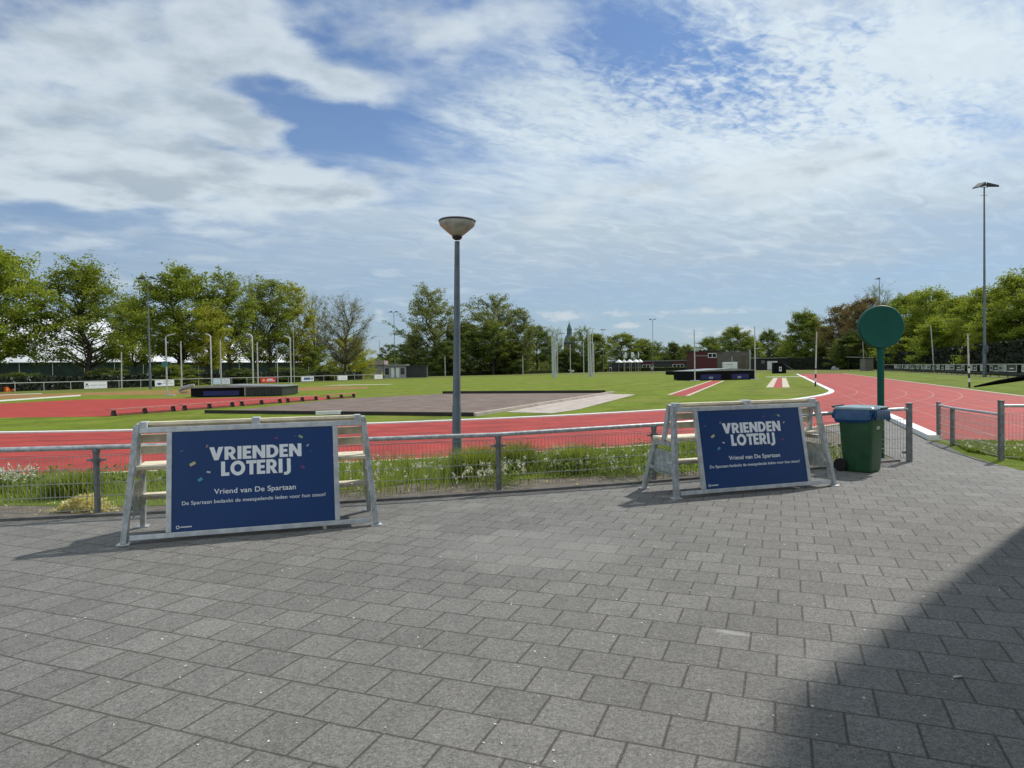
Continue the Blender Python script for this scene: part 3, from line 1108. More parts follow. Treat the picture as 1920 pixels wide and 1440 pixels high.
def sign_bench(label, foot, ang):
    """foot: left front foot on the ground, ang: direction of the long side"""
    t = thing('sign_bench', label, 'bench', (foot[0], foot[1], .006), ang, 'benches carrying a blue advertising board')
    Ln, Ht, TY = 2.50, 1.15, .22            # length, height, how far the top leans back
    ins = .10                                # ends lean inwards towards the top
    top = lambda z: TY * z / Ht
    xin = lambda z: ins * z / Ht
    for side in (0, 1):
        sx = (lambda x: x) if side == 0 else (lambda x: Ln - x)
        mb = MB()
        mb.bar((sx(.025), 0.0, 0.012), (sx(.025 + ins), TY, Ht), .055, .075, (0, 1, 0))
        mb.build('front_leg', m_galv, t, bevel=.004)
        mb = MB()
        mb.bar((sx(.03), .84, .012), (sx(.03 + xin(.70)), .60, .70), .05, .085, (0, 1, 0))
        mb.build('rear_leg', m_galv, t, bevel=.004)
        mb = MB()
        mb.bar((sx(.03 + xin(.68)), .40, .68), (sx(.025 + ins), TY + .085, Ht + .02), .045, .07, (0, 1, 0))
        mb.build('back_upright', m_galv, t, bevel=.004)
        mb = MB()
        mb.bar((sx(.03 + xin(.66)), .20, .66), (sx(.03 + xin(.66)), .64, .66), .05, .05)
        mb.bar((sx(.03 + xin(.30)), .10, .33), (sx(.03 + xin(.30)), .72, .33), .04, .04)
        mb.build('seat_bracket', m_galv, t)
        # gusset plate closing the side between the legs
        mb = MB()
        x0, x1 = sx(.052 + xin(.4)), sx(.058 + xin(.4))
        pl = [(.10, .24), (.12, .56), (.63, .58), (.74, .30), (.62, .26)]
        xa, xb = min(x0, x1), max(x0, x1)
        n = len(pl)
        mb.add([(xa, p[0], p[1]) for p in pl] + [(xb, p[0], p[1]) for p in pl],
               [tuple(range(n)), tuple(range(2 * n - 1, n - 1, -1))] + [(i, i + n, (i + 1) % n + n, (i + 1) % n) for i in range(n)])
        pl_o = mb.build('side_plate', m_galv, t)
        # small white printed word on the outside of the plate
        wb = MB()
        xo = (xa - .004) if side == 0 else (xb + .002)
        yy = .16
        for wdt in (.02, .014, .018, .012, .02, .016):
            wb.box(xo, xo + .002, yy, yy + wdt, .405 + .01 * (wdt > .017), .432)
            yy += wdt + .006
        wb.build('print', m_white, pl_o)
        for fy in (0.0, .84):
            fb = MB()
            fb.box(sx(.025) - .06, sx(.025) + .06, fy - .05, fy + .05, 0, .014)
            fb.build('foot', m_alu, t, bevel=.003)
    # frame in the leaning plane that holds the board
    Mx = Matrix.Rotation(-math.atan2(TY, Ht), 4, 'X')
    mb = MB()
    fx0, fx1 = .405, 2.095
    mb.box(.08, Ln - .08, -.03, .02, .035, .085)
    mb.box(.13, Ln - .13, -.03, .02, 1.095, 1.150)
    mb.xform(Mx)
    mb.build('sign_frame', m_alu, t, bevel=.004)
    for x in (fx0, fx1 - .05):
        mb = MB()
        mb.box(x, x + .05, -.034, .016, .087, 1.093)
        mb.xform(Mx)
        mb.build('frame_upright', m_alu, t, bevel=.004)
    mb = MB()
    mb.box(fx0 + .052, fx1 - .052, -.022, -.006, .087, 1.093)
    mb.xform(Mx)
    pn = mb.build('sign_panel', m_blue, t)
    off = Matrix.Translation((1.25, -.0235, .082)) @ Matrix.Rotation(rad(90), 4, 'X')
    for lb in lettering():
        lb.xform(Mx @ off)
        lb.build('lettering', m_letter, pn)
    for (u, v, w, h, an, mi) in CONF:
        cb = MB()
        cb.box(-w / 2, w / 2, -h / 2, h / 2, 0, .0012)
        cb.xform(Mx @ off @ Matrix.Translation(((u - .5) * PW, v * PH, 0)) @ Matrix.Rotation(rad(an), 4, 'Z'))
        cb.build('confetti', m_conf[mi], pn)
    # planks
    for z, y0, y1 in ((.70, .22, .46), (.70, .48, .70), (.36, .44, .56), (.36, .58, .72)):
        mb = MB()
        e = .09
        mb.box(e, Ln - e, y0, y1, z, z + .036)
        mb.build('seat_plank' if z > .5 else 'foot_plank', m_wood, t, bevel=.006)
    for z in (.85, .97, 1.09):
        mb = MB()
        yb = .42 - (z - .68) / .47 * .13
        mb.box(.12, Ln - .12, yb - .012, yb + .014, z, z + .085)
        mb.build('back_plank', m_wood, t, bevel=.006)
    mb = MB()
    mb.box(.06 + ins, Ln - .06 - ins, TY + .03, TY + .12, Ht + .004, Ht + .036)
    mb.build('top_plank', m_wood, t, bevel=.006)
    mb = MB()
    mb.box(1.22, 1.30, TY - .02, TY + .135, Ht - .03, Ht + .05)
    mb.build('top_bracket', m_alu, t, bevel=.004)
    for xa in (.05 + ins, Ln - .12 - ins):
        mb = MB()
        mb.box(xa, xa + .07, TY - .035, TY + .125, Ht - .04, Ht + .042)
        mb.build('top_bracket', m_alu, t, bevel=.004)
    return t


def place_bench(label, pl, pr):
    a, b = G(*pl), G(*pr)
    d = b - a
    ang = atan2(d.y, d.x)
    extra = (2.5 - d.length) / 2
    u = d.normalized()
    a = a - u * extra
    return sign_bench(label, (a.x, a.y), ang)


place_bench('blue advertising board on an aluminium bench frame, left of the grey lamp post', (222, 1024), (714, 985))
place_bench('blue advertising board on an aluminium bench frame, standing beside the green wheelie bin', (1260, 937), (1570, 911))

# ------------------------------------------------------------------ lamp post
lp = G(856, 893)
LAMP_T = rad(1.15)
t = thing('lamp_post', 'grey lamp post with opal funnel lamp rising from the flower bed between the two benches', 'street lamp', lp)
mb = MB()
mb.tube([(0, 0, 0), (0, 0, 1.1), (0, 0, 1.13), (.003, 0, 3.72)], [.071, .069, .062, .040], 24)
mb.build('pole', m_lamp, t, smooth=True)
mb = MB()
mb.lathe([(.045, 3.745), (.07, 3.765), (.082, 3.79), (.07, 3.80)], 24, (.003, 0, 0))
mb.build('collar', m_dark, t, smooth=True)
mb = MB()
mb.lathe([(.074, 3.80), (.16, 3.868), (.270, 3.965), (.283, 4.01), (.283, 4.03)], 36, (.003, 0, 0))
hd = mb.build('lamp_bowl', m_opal, t, smooth=True)
mb = MB()
mb.lathe([(.291, 4.025), (.293, 4.042), (.27, 4.058), (.12, 4.07), (.02, 4.075)], 36, (.003, 0, 0))
mb.build('lamp_lid', m_dark, t, smooth=True)
mb = MB()
mb.tube([(.078, -.01, 0), (.078, -.01, .62)], .011, 8)  # thin pale tube up the right side of the pole foot
mb.build('pale_tube', m_offw, t, smooth=True)
t.rotation_euler = (0, LAMP_T, 0)
t.scale = (1, 1, .991)

# ------------------------------------------------------------------ round green sign
dp = at(1651.5, 12.15)
t = thing('round_sign', 'large blank dark green round sign drum on a green pole behind the bin', 'sign', dp, rad(-27))
zc = zat(1651, 613, 12.15)
rr = 39.5 / F * 12.3
mb = MB()
mb.tube([(0, 0, 0), (0, 0, zc - rr + .06)], .056, 20)
mb.build('pole', m_signg, t, smooth=True)
mb = MB()
mb.cur = 0
prof = [(rr - .012, -.07), (rr, -.055), (rr, .055), (rr - .012, .07)]
mb.lathe([(rr - .03, -.066)] + prof + [(rr - .03, .066)], 64)
mb.xform(Matrix.Translation((0, 0, zc)) @ Matrix.Rotation(rad(22), 4, 'Z') @ Matrix.Rotation(rad(90), 4, 'X'))
mb.build('drum', m_signg, t, smooth=True)

# ------------------------------------------------------------------ wheelie bin
bp = at(1614, 10.75)
t = thing('wheelie_bin', 'dark green wheelie bin lined with a blue bag, by the fence end', 'bin', (bp.x, bp.y, .006), rad(-50))
# local +x = front of the bin, +y = its side


def rrect(hx, hy, r, n=5):
    out = []
    for cx, cy, a0 in ((hx - r, hy - r, 0), (-hx + r, hy - r, 90), (-hx + r, -hy + r, 180), (hx - r, -hy + r, 270)):
        for i in range(n + 1):
            a = rad(a0 + 90 * i / n)
            out.append((cx + r * cos(a), cy + r * sin(a)))
    return out


def loft(mb, secs, cap=True):
    n = len(secs[0][0])
    o = len(mb.v)
    vs = [(p[0] + s[2] if len(s) > 2 else p[0], p[1], s[1] if not callable(s[1]) else s[1](p)) for s in secs for p in s[0]]
    fs = []
    for i in range(len(secs) - 1):
        for k in range(n):
            k2 = (k + 1) % n
            fs.append((i * n + k, i * n + k2, (i + 1) * n + k2, (i + 1) * n + k))
    if cap:
        fs.append(tuple(range(n - 1, -1, -1)))
        fs.append(tuple((len(secs) - 1) * n + k for k in range(n)))
    mb.add(vs, fs)


mb = MB()
loft(mb, [(rrect(.200, .195, .06), .01, .01), (rrect(.212, .200, .06), .03, .01), (rrect(.262, .232, .06), .86), (rrect(.268, .236, .06), .88)])
body = mb.build('body', m_grn, t, smooth=True)
mb = MB()
loft(mb, [(rrect(.282, .252, .06), .868), (rrect(.288, .258, .06), .90), (rrect(.288, .258, .06), .925)])
mb.build('rim', m_grn, t, smooth=True)
random.seed(5)
base_r = rrect(.293, .262, .06, 14)
secs = []
for j, (dz, gr) in enumerate(((.955, .004), (.95, .016), (.90, .030), (.85, .030), (.82, .012))):
    ring_ = []
    for i, p in enumerate(base_r):
        w = .010 * sin(i * 1.7 + j) + .008 * sin(i * .61 + 2 * j)
        f_ = 1 + (gr + w) / .27
        ring_.append((p[0] * f_, p[1] * f_))
    drop = [.045 * max(0, sin(i * .31 + .6)) + .02 * sin(i * .9) for i in range(len(base_r))]
    dd = {tuple(ring_[i]): dz - drop[i] * (j / 4.0) for i in range(len(base_r))}
    secs.append((ring_, (lambda p, dd=dd: dd[tuple(p)])))
mb = MB()
loft(mb, secs, cap=False)
mb.build('bag_liner', m_bag, t, smooth=True)
mb = MB()
loft(mb, [(rrect(.305, .272, .06), .958), (rrect(.312, .278, .06), .972), (rrect(.30, .266, .07), .995), (rrect(.20, .17, .08), 1.015)])
lid = mb.build('lid', m_lid, t, smooth=True)
mb = MB()
mb.tube([(.33, -.10, .975), (.36, -.10, .985), (.36, .10, .985), (.33, .10, .975)], .012, 8)
mb.build('handle', m_dark, t, smooth=True)
mb = MB()
mb.tube([(-.33, -.18, .985), (-.36, -.18, 1.0), (-.36, .18, 1.0), (-.33, .18, .985)], .014, 8)
mb.build('hinge_bar', m_dark, t, smooth=True)
for sy in (-1, 1):
    mb = MB()
    mb.tube([(-.215, sy * .205, .10), (-.215, sy * .262, .10)], .10, 24)
    mb.build('wheel', m_rub, t, smooth=True, bevel=.01)
mb = MB()
k_ = (.86 - .03)
xf = lambda z: .222 + (.262 - .222) * (z - .03) / .83
mb.add([(xf(.66) + .003, -.05, .66), (xf(.66) + .003, .06, .66), (xf(.70) + .003, .06, .70), (xf(.70) + .003, -.05, .70)], [(0, 1, 2, 3)])
mb.build('label_sticker', m_white, t)
mb = MB()
for y0, y1 in ((-.04, -.03), (-.025, -.015), (-.01, .005), (.01, .02), (.025, .033), (.037, .05)):
    mb.add([(xf(.68) + .005, y0, .672), (xf(.68) + .005, y1, .672), (xf(.69) + .005, y1, .688), (xf(.69) + .005, y0, .688)], [(0, 1, 2, 3)])
mb.build('print', m_dark, t)

# ------------------------------------------------------------------ low red benches beside the apron
bd = (b1 - b0).normalized()
tot = (b1 - b0).length
spans = [(0, .196), (.205, .40), (.41, .60), (.61, .78), (.82, 1.0)]
lab = ['nearest of the low red benches in the row along the red apron', 'second low red bench from the near end of the row by the apron',
       'middle low red bench of the row beside the brown gravel sector', 'fourth low red bench in the row, before the gap in it',
       'farthest low red bench, standing apart after a gap at the end of the row']
for (s0, s1), lb_ in zip(spans, lab):
    p, q_ = b0 + bd * tot * s0, b0 + bd * tot * s1
    ln = (q_ - p).length
    t = thing('low_bench', lb_, 'bench', p, atan2(bd.y, bd.x), 'low red benches along the apron')
    mb = MB()
    mb.box(0, ln, -.14, .14, .25, .30)
    mb.build('seat', m_benchr, t)
    mb = MB()
    mb.box(.1, ln - .1, -.02, .02, .03, .09)
    mb.build('rail', m_benchr, t)
    for x in (.25, ln / 2, ln - .25):
        mb = MB()
        mb.bar((x - .07, 0, 0), (x, 0, .25), .18, .035, (1, 0, 0))
        mb.bar((x + .07, 0, 0), (x, 0, .25), .18, .035, (1, 0, 0))
        mb.build('leg', m_dark, t)

# ------------------------------------------------------------------ landing mats
def landing_mat(name, label, pa, pb, depth, h, ridge, split=None, blue=None, stickers=()):
    a, b = G(*pa), G(*pb)
    d = b - a
    Lm = d.length
    t = thing(name, label, 'landing mat', a, atan2(d.y, d.x))
    mb = MB()
    mb.box(0, Lm if not split else Lm * split, 0, depth, .06, h)
    mb.build('cushion', m_mat, t)
    if blue:
        for x0, x1 in blue:
            mb = MB()
            mb.box(Lm * x0, Lm * x1, -.03, .04, .10, h * .62)
            mb.build('foam_block', m_matb, t)
    if split:
        mb = MB()
        x = Lm * split
        n = int((Lm - x) / .22)
        for i in range(n):
            xx = x + .03 + (Lm - x - .03) * i / n
            mb.box(xx, xx + .15, -.05, depth + .05, .05, h)
            mb.box(xx + .15, xx + (Lm - x - .03) / n, -.02, depth + .02, .05, h - .01)
        mb.build('corrugated_cover', m_corr, t)
        mb = MB()
        mb.box(x - .06, x, -.06, .0, .03, h + .02)
        mb.build('corner_strip', m_galv, t)
    mb = MB()
    o = .12
    rx = Lm * ridge[0]
    z0, z1 = h + .012, h + ridge[1]
    mb.add([(-o, -o, z0), (Lm + o, -o, z0), (Lm + o, depth + o, z0), (-o, depth + o, z0), (rx, -o, z1), (rx, depth + o, z1),
            (-o, -o, z0 - .05), (Lm + o, -o, z0 - .05), (Lm + o, depth + o, z0 - .05), (-o, depth + o, z0 - .05)],
           [(0, 4, 5, 3), (4, 1, 2, 5), (6, 7, 1, 4, 0), (8, 9, 3, 5, 2), (7, 8, 2, 1), (9, 6, 0, 3), (9, 8, 7, 6)])
    mb.build('cover_roof', m_covr, t)
    for x, z in stickers:
        mb = MB()
        mb.box(Lm * x, Lm * x + .5, -.045, -.032, z, z + .24)
        mb.build('sticker', m_gprint, t)
    for x in (.3, Lm - .3):
        mb = MB()
        mb.box(x, x + .15, .1, depth - .1, 0, .06)
        mb.build('skid', m_dark, t)
    return t


landing_mat('landing_mat', 'black high jump mat with grey roof and corrugated right end, on the red apron', (358, 745.5), (529, 742.5), 4.2, .72, (.35, .16),
            split=.60, blue=[(.14, .53)])
landing_mat('landing_mat', 'wide black and blue pole vault mat with pale roof between two tall uprights', (1307, 714), (1417, 711.5), 5.5, 1.12, (.55, .25),
            blue=[(.06, .40), (.58, .88)], stickers=((.2, .2), (.68, .2)))
landing_mat('landing_mat', 'small low black covered mat left of the pole vault mat on the far grass', (1248, 703), (1298, 703), 4.5, .80, (.5, .10))

# pole vault uprights
for lb_, px, py, top in (('tall pale pole vault upright at the left end of the wide mat', 1303, 714.5, 618), ('tall pale pole vault upright at the right end of the wide mat', 1416, 712, 612)):
    g = G(px, py)
    mb = MB()
    h = zat(px, top, g.y)
    mb.tube([(0, 0, .08), (0, 0, h * .5), (-.02, 0, h)], [.075, .07, .055], 10)
    mb.box(-.5, .5, -.3, .3, 0, .08)
    mb.box(-.09, .45, -.05, .05, h * .58, h * .58 + .08)
    one('vault_upright', mb, m_offw, lb_, 'upright', 'pole vault uprights', loc=g)


# ------------------------------------------------------------------ throwing cages
def cage_post(parent, base, x, y, h, r=.06, hook=None, lean=0.0):
    mb = MB()
    x, y = x - base.x, y - base.y
    pts = [(x, y, 0), (x + lean * h, y, h)]
    rads = [r, r * .9]
    if hook:
        pts += [(x + lean * h + hook[0] * .25, y + hook[1] * .25, h + .12), (x + lean * h + hook[0], y + hook[1], h + .25)]
        rads += [r * .85, r * .7]
    mb.tube(pts, rads, 8)
    return mb.build('post', m_offw, parent, smooth=True)


cb = at(430, 60)
t = thing('throwing_cage', 'open throwing cage of tall hook-topped white posts around the high jump mat, nets lowered', 'throwing cage', cb)
for px, d, top, hook in ((313, 55.7, 632, (.7, .1)), (397, 58, 631, (-.5, .2)), (475, 60, 631, (-.5, .2)), (546, 60.5, 635, (-.6, .3)),
                         (341, 65, 640, None), (415, 65, 639, None), (484, 66, 642, None)):
    p = at(px, d)
    po = cage_post(t, cb, p.x, p.y, zat(px, top, d), .062, hook)
    fb = MB()
    fb.box(p.x - cb.x - .1, p.x - cb.x + .6, p.y - cb.y - .1, p.y - cb.y + .1, 0, .1)
    fb.build('foot', m_offw if hook else m_signr, po)
# lowered net bundle
mb = MB()
p, q_ = at(335, 64) - cb, at(364, 62) - cb
mb.tube([(p.x, p.y, .2), (p.x + .5, p.y, .45), (q_.x - .4, q_.y, .6), (q_.x, q_.y, .75)], [.10, .2, .2, .12], 8)
mb.build('net_bundle', m_gprint, t, smooth=True)
# round target hanging on the first post
mb = MB()
p = at(314, 55.5)
mb.lathe([(.02, 0), (.24, 0), (.24, .06), (.02, .06)], 24)
mb.xform(Matrix.Translation((0, 0, 2.55)) @ Matrix.Rotation(rad(90), 4, 'X') @ Matrix.Rotation(rad(20), 4, 'Y'))
tt = one('round_disc', mb, m_signr, 'round green disc fixed to the leftmost white cage post', 'disc', loc=(p.x - .1, p.y - .12, 0))

cb = at(1075, 128)
t = thing('throwing_cage', 'tall throwing cage far across the grass with pale nets gathered at its front posts', 'throwing cage', cb)
for px, d, top in ((1036, 128, 622), (1043, 124, 620), (1104, 126, 618), (1112, 130, 618)):
    p = at(px, d)
    cage_post(t, cb, p.x, p.y, zat(px, top, d), .09, (.5, .2))
for px, d, top in ((1046, 137, 645), (1095, 139, 640), (1070, 142, 645)):
    p = at(px, d)
    cage_post(t, cb, p.x, p.y, zat(px, top, d), .08)
random.seed(3)
for px, d in ((1039.5, 126), (1107, 127)):
    p = at(px, d) - cb
    mb = MB()
    for i in range(9):
        ox, oy = random.uniform(-.3, .3), random.uniform(-.2, .2)
        mb.tube([(p.x + ox, p.y + oy, .1), (p.x + ox * .6 + random.uniform(-.1, .1), p.y + oy, 3.2), (p.x + ox * .5, p.y + oy * .5, 7.6)], [.06, .05, .03], 5)
    mb.build('gathered_net', m_net, t, smooth=True)
p = at(1114, 118)
mb = MB()
h = zat(1113, 644, 118)
mb.tube([(0, 0, 0), (0, 0, h), (-.15, 0, h + .1), (-.55, 0, h + .16)], [.075, .075, .07, .06], 8)
one('hooked_post', mb, m_offw, 'single white post with a hooked top right of the far throwing cage', 'post', loc=p, smooth=True)


# ------------------------------------------------------------------ floodlight masts
def mast(label, px, base_d, top_py, heads, r=.11, arm=.5, rz=0.0):
    p = at(px, base_d)
    h = zat(px, top_py, base_d)
    t = thing('floodlight_mast', label, 'floodlight', p, rz, 'floodlight masts around the track')
    mb = MB()
    mb.tube([(0, 0, 0), (0, 0, h * .15), (0, 0, h * .155), (0, 0, h)], [r * 1.35, r * 1.3, r, r * .5], 12)
    mb.build('pole', m_mast, t, smooth=True)
    mb = MB()
    mb.box(-r * 1.5, r * 1.5, -r * 2.1, -r * 1.2, h * .13, h * .17)
    mb.build('fuse_box', m_mast, t)
    mb = MB()
    mb.tube([(-arm, 0, h - .05), (arm, 0, h - .05)], .035, 8)
    if h > 12:
        mb.tube([(-.45, 0, h - .9), (.45, .1, h - .9)], .02, 6)
    mb.build('cross_arm', m_mast, t)
    for (x, ang, tilt, sc) in heads:
        mb = MB()
        # wedge shaped lamp housing
        w, l_, hh = .26 * sc, .85 * sc, .22 * sc
        mb.add([(-w, 0, -hh * .3), (w, 0, -hh * .3), (w, 0, hh), (-w, 0, hh), (-w * .9, -l_, -hh * .3), (w * .9, -l_, -hh * .3), (w * .9, -l_, 0), (-w * .9, -l_, 0)],
               [(0, 1, 2, 3), (7, 6, 5, 4), (0, 4, 5, 1), (1, 5, 6, 2), (2, 6, 7, 3), (3, 7, 4, 0)])
        mb.xform(Matrix.Translation((x, 0, h + .12)) @ Matrix.Rotation(rad(ang), 4, 'Z') @ Matrix.Rotation(rad(tilt), 4, 'X'))
        mb.build('lamp_head', m_dark, t)
    return t


mast('tall floodlight mast on the right verge near the boards, two heads on top', 1846.5, 74, 352, [(-.2, -62, 14, 1.5), (.25, 50, 10, 1.3)], .14, .35)
mast('floodlight mast rising from the treetops above the round green sign', 1650, 165, 524, [(-.1, -70, 5, 1.2)], .12, .3)
mast('floodlight mast in front of the leafy trees at the left, twin heads spread apart', 282, 83, 524, [(-.35, -85, 3, 1.0), (.45, 85, 12, 1.0)], .11, .45)
mast('slim floodlight mast in the sky gap left of the poplars', 741, 165, 586, [(-.4, -80, 3, 1.0), (.4, 80, 3, 1.0)], .10, .5)
mast('floodlight mast over the dark low pavilion, twin heads raised like wings', 1225, 240, 600, [(-.4, -80, -12, 1.1), (.4, 80, -12, 1.1)], .12, .5)
mast('floodlight mast to the right of the far throwing cage', 1132, 255, 619, [(-.2, -70, 3, 1.1), (.35, 60, 3, 1.1)], .13, .5)
mast('distant floodlight mast left of the church spire', 1054, 330, 626, [(-.6, -80, 3, 1.3), (.6, 80, 3, 1.3)], .15, .8)
mast('short distant floodlight mast above the trees left of the pavilion roof', 1200, 330, 636, [(-.3, -80, 3, 1.0)], .12, .4)
mast('thin distant mast beside the roof of the pinkish low building', 713, 290, 641, [(0, 0, 3, .6)], .12, .2)


# ------------------------------------------------------------------ pale poles
def pale_pole(label, px, d, top, r=.055, banded=False, lean=0.0):
    p = at(px, d)
    h = zat(px, top, d)
    t = thing('pale_pole', label, 'pole', p, 0, 'pale poles around the field')
    z0 = 0
    if banded:
        bands = [(0, .36, 1), (.36, .62, 0), (.62, .95, 1), (.95, 1.25, 0), (1.25, 1.38, 1)]
        for a, b, k in bands:
            mb = MB()
            mb.tube([(lean * a, 0, a), (lean * b, 0, b)], r * 1.12, 10)
            mb.build('band', m_dark if k else m_white, t, smooth=True)
        z0 = 1.38
    mb = MB()
    mb.tube([(lean * z0, 0, z0), (lean * h, 0, h)], [r, r * .8], 10)
    mb.build('shaft', m_offw, t, smooth=True)
    return t


pale_pole('leaning pale pole with black and white banded foot on the right verge', 1818, 44.6, 627, .055, True, -.03)
pale_pole('pale pole with black and white banded foot at the inner corner of the red track', 1529, 52, 622, .055, True, .03)
pale_pole('leaning pale pole against the dark hedge between the green sign and the banded pole', 1752, 118, 610, .11, False, -.07)
pale_pole('pale pole just right of the green sign post, behind the board fence', 1675, 172, 646, .10, False, -.05)
pale_pole('pale pole behind the small slant-roofed shelter', 1621, 176, 641, .10, False, -.05)
pale_pole('pale pole at the left fence near the white banner with dark arch mark', 228, 91, 660, .08, False, .02)
pale_pole('pale pole in front of the left poplar, beside the lamp post', 835, 180, 668, .11)
pale_pole('pale pole at the edge of the right poplar', 981, 200, 668, .11)
pale_pole('short pale pole beside the white trailer', 1373, 190, 668, .10)
pale_pole('thick pale pole at the right end of the brown wall', 1407, 235, 657, .24)
pale_pole('pale pole on the apron side, behind the last cage post', 552, 118, 614, .06)
pale_pole('pale pole at the red banner on the left fence', 521, 112, 655, .07)

# ------------------------------------------------------------------ fence with banners on the left
fp0, fp1 = G(-30, 737.5), G(716, 711.2)
fd = (fp1 - fp0)
fl = fd.length
fu = fd.normalized()
n = 24
fposts = [xy(fp0 + fu * fl * i / n) for i in range(n + 1)]
ft = thing('tube_fence', 'long white tube rail fence along the far left side of the field, carrying small banners', 'fence', fp0)
for p in fposts:
    mb = MB()
    x, y = p[0] - fp0.x, p[1] - fp0.y
    mb.tube([(x, y, 0), (x, y, 1.02)], .035, 8)
    mb.build('post', m_offw, ft, smooth=True)
mb = MB()
mb.tube([(0, 0, 1.04), (fd.x, fd.y, 1.04)], .035, 8)
mb.build('top_rail', m_offw, ft, smooth=True)


def on_fence(px):
    r = pix_ray(px, 720)
    # intersect column with fence line in plan
    A = np.array([[r.x, -fu.x], [r.y, -fu.y]])
    s = np.linalg.solve(A, np.array([fp0.x, fp0.y]))
    return fp0 + fu * s[1]


def banner(label, px0, px1, base, z0=.12, z1=.98, prints=()):
    a, b = on_fence(px0), on_fence(px1)
    w = (b - a).length
    t = thing('banner', label, 'banner', a, atan2(fu.y, fu.x), 'banners on the left fence')
    mb = MB()
    mb.box(0, w, -.075, -.05, z0, z1)
    mb.build('board', base, t)
    for (x0, x1, y0, y1, m_, sh) in prints:
        mb = MB()
        xa, xb, ya, yb = w * x0, w * x1, z0 + (z1 - z0) * y0, z0 + (z1 - z0) * y1
        if sh == 'r':
            mb.box(xa, xb, -.079, -.0755, ya, yb)
        elif sh == 'diamond':
            cx, cy = (xa + xb) / 2, (ya + yb) / 2
            mb.add([(xa, -.079, cy), (cx, -.079, ya), (xb, -.079, cy), (cx, -.079, yb)], [(0, 1, 2, 3)])
        elif sh == 'arch':
            k = 12
            for i in range(k):
                a0, a1 = pi * i / k, pi * (i + 1) / k
                cx, ro = (xa + xb) / 2, (xb - xa) / 2
                ri = ro * .55
                hh = (yb - ya)
                mb.add([(cx + ro * cos(a0), -.079, ya + hh * sin(a0)), (cx + ro * cos(a1), -.079, ya + hh * sin(a1)),
                        (cx + ri * cos(a1), -.079, ya + hh * .6 * sin(a1)), (cx + ri * cos(a0), -.079, ya + hh * .6 * sin(a0))], [(0, 1, 2, 3)])
        mb.build('print', m_, t)


line = lambda x0, x1, y, m_=None, h=.09: (x0, x1, y, y + h, m_ or m_gprint, 'r')
banner('white banner with a dark arch mark at its left end, on the far left fence', 157, 200, m_white,
       prints=[(.05, .18, .25, .8, m_dark, 'arch'), line(.26, .58, .45), line(.62, .94, .45)])
banner('white banner with a dark blue diamond mark, behind the first cage post', 290, 326, m_white,
       prints=[(.06, .38, .18, .62, m_bprint, 'diamond'), (.16, .26, .28, .52, m_white, 'diamond'), line(.46, .8, .72), line(.42, .64, .42), line(.68, .92, .42)])
banner('pale blue banner left of a matching one, behind the cage posts', 399, 413.5, m_lblue, prints=[line(.2, .8, .5, m_white)])
banner('pale grey blue banner right of the bluer one, behind the cage posts', 416, 431, mat('grey_blue_banner', (.50, .54, .60), .6, var=.06), prints=[line(.2, .8, .55), line(.3, .7, .3)])
banner('red banner with a yellow mark, above the corrugated end of the high jump mat', 488, 517, m_redb,
       prints=[(.08, .32, .2, .75, m_yel, 'diamond'), line(.42, .78, .55, m_white, .18), line(.36, .92, .28, m_white, .12)])
banner('white banner with blue lettering block and a blue disc, on the left fence', 565, 588, m_white,
       prints=[(.18, .72, .3, .7, m_bprint, 'r'), (.76, .94, .2, .85, m_bprint, 'diamond'), line(.2, .7, .74, m_bprint)])
banner('white banner with a dark edge stripe, right of the blue lettered one', 632, 651, m_white, prints=[(.02, .12, .1, .9, m_gprint, 'r'), line(.35, .85, .4)])
banner('small plain white banner at the end of the left fence, below the pinkish roof', 702, 717, m_white, prints=[line(.3, .8, .45)])

# orange carry box on the grass at the far left
mb = MB()
p = G(9, 734.5)
mb.add([(-.45, -.3, 0), (.45, -.3, 0), (.45, .3, 0), (-.45, .3, 0), (-.1, -.28, .55), (.35, -.28, .55), (.35, .28, .55), (-.1, .28, .55)],
       [(0, 3, 2, 1), (4, 5, 6, 7), (0, 1, 5, 4), (1, 2, 6, 5), (2, 3, 7, 6), (3, 0, 4, 7)])
mb.box(.5, 1.0, -.12, .12, .08, .2)
mb.tube([(1.05, -.1, .2), (1.05, .1, .2)], .12, 12)
one('orange_box', mb, m_orange, 'orange wedge-shaped box lying on the grass by the far left fence', 'box', loc=p)


# ------------------------------------------------------------------ buildings
def bld(name, label, origin, rz, cat='building', group=None):
    return thing(name, label, cat, origin, rz, group)


def part(name, m, parent, *boxes, bevel=0.0):
    mb = MB()
    for b in boxes:
        mb.box(*b)
    return mb.build(name, m, parent, bevel=bevel)


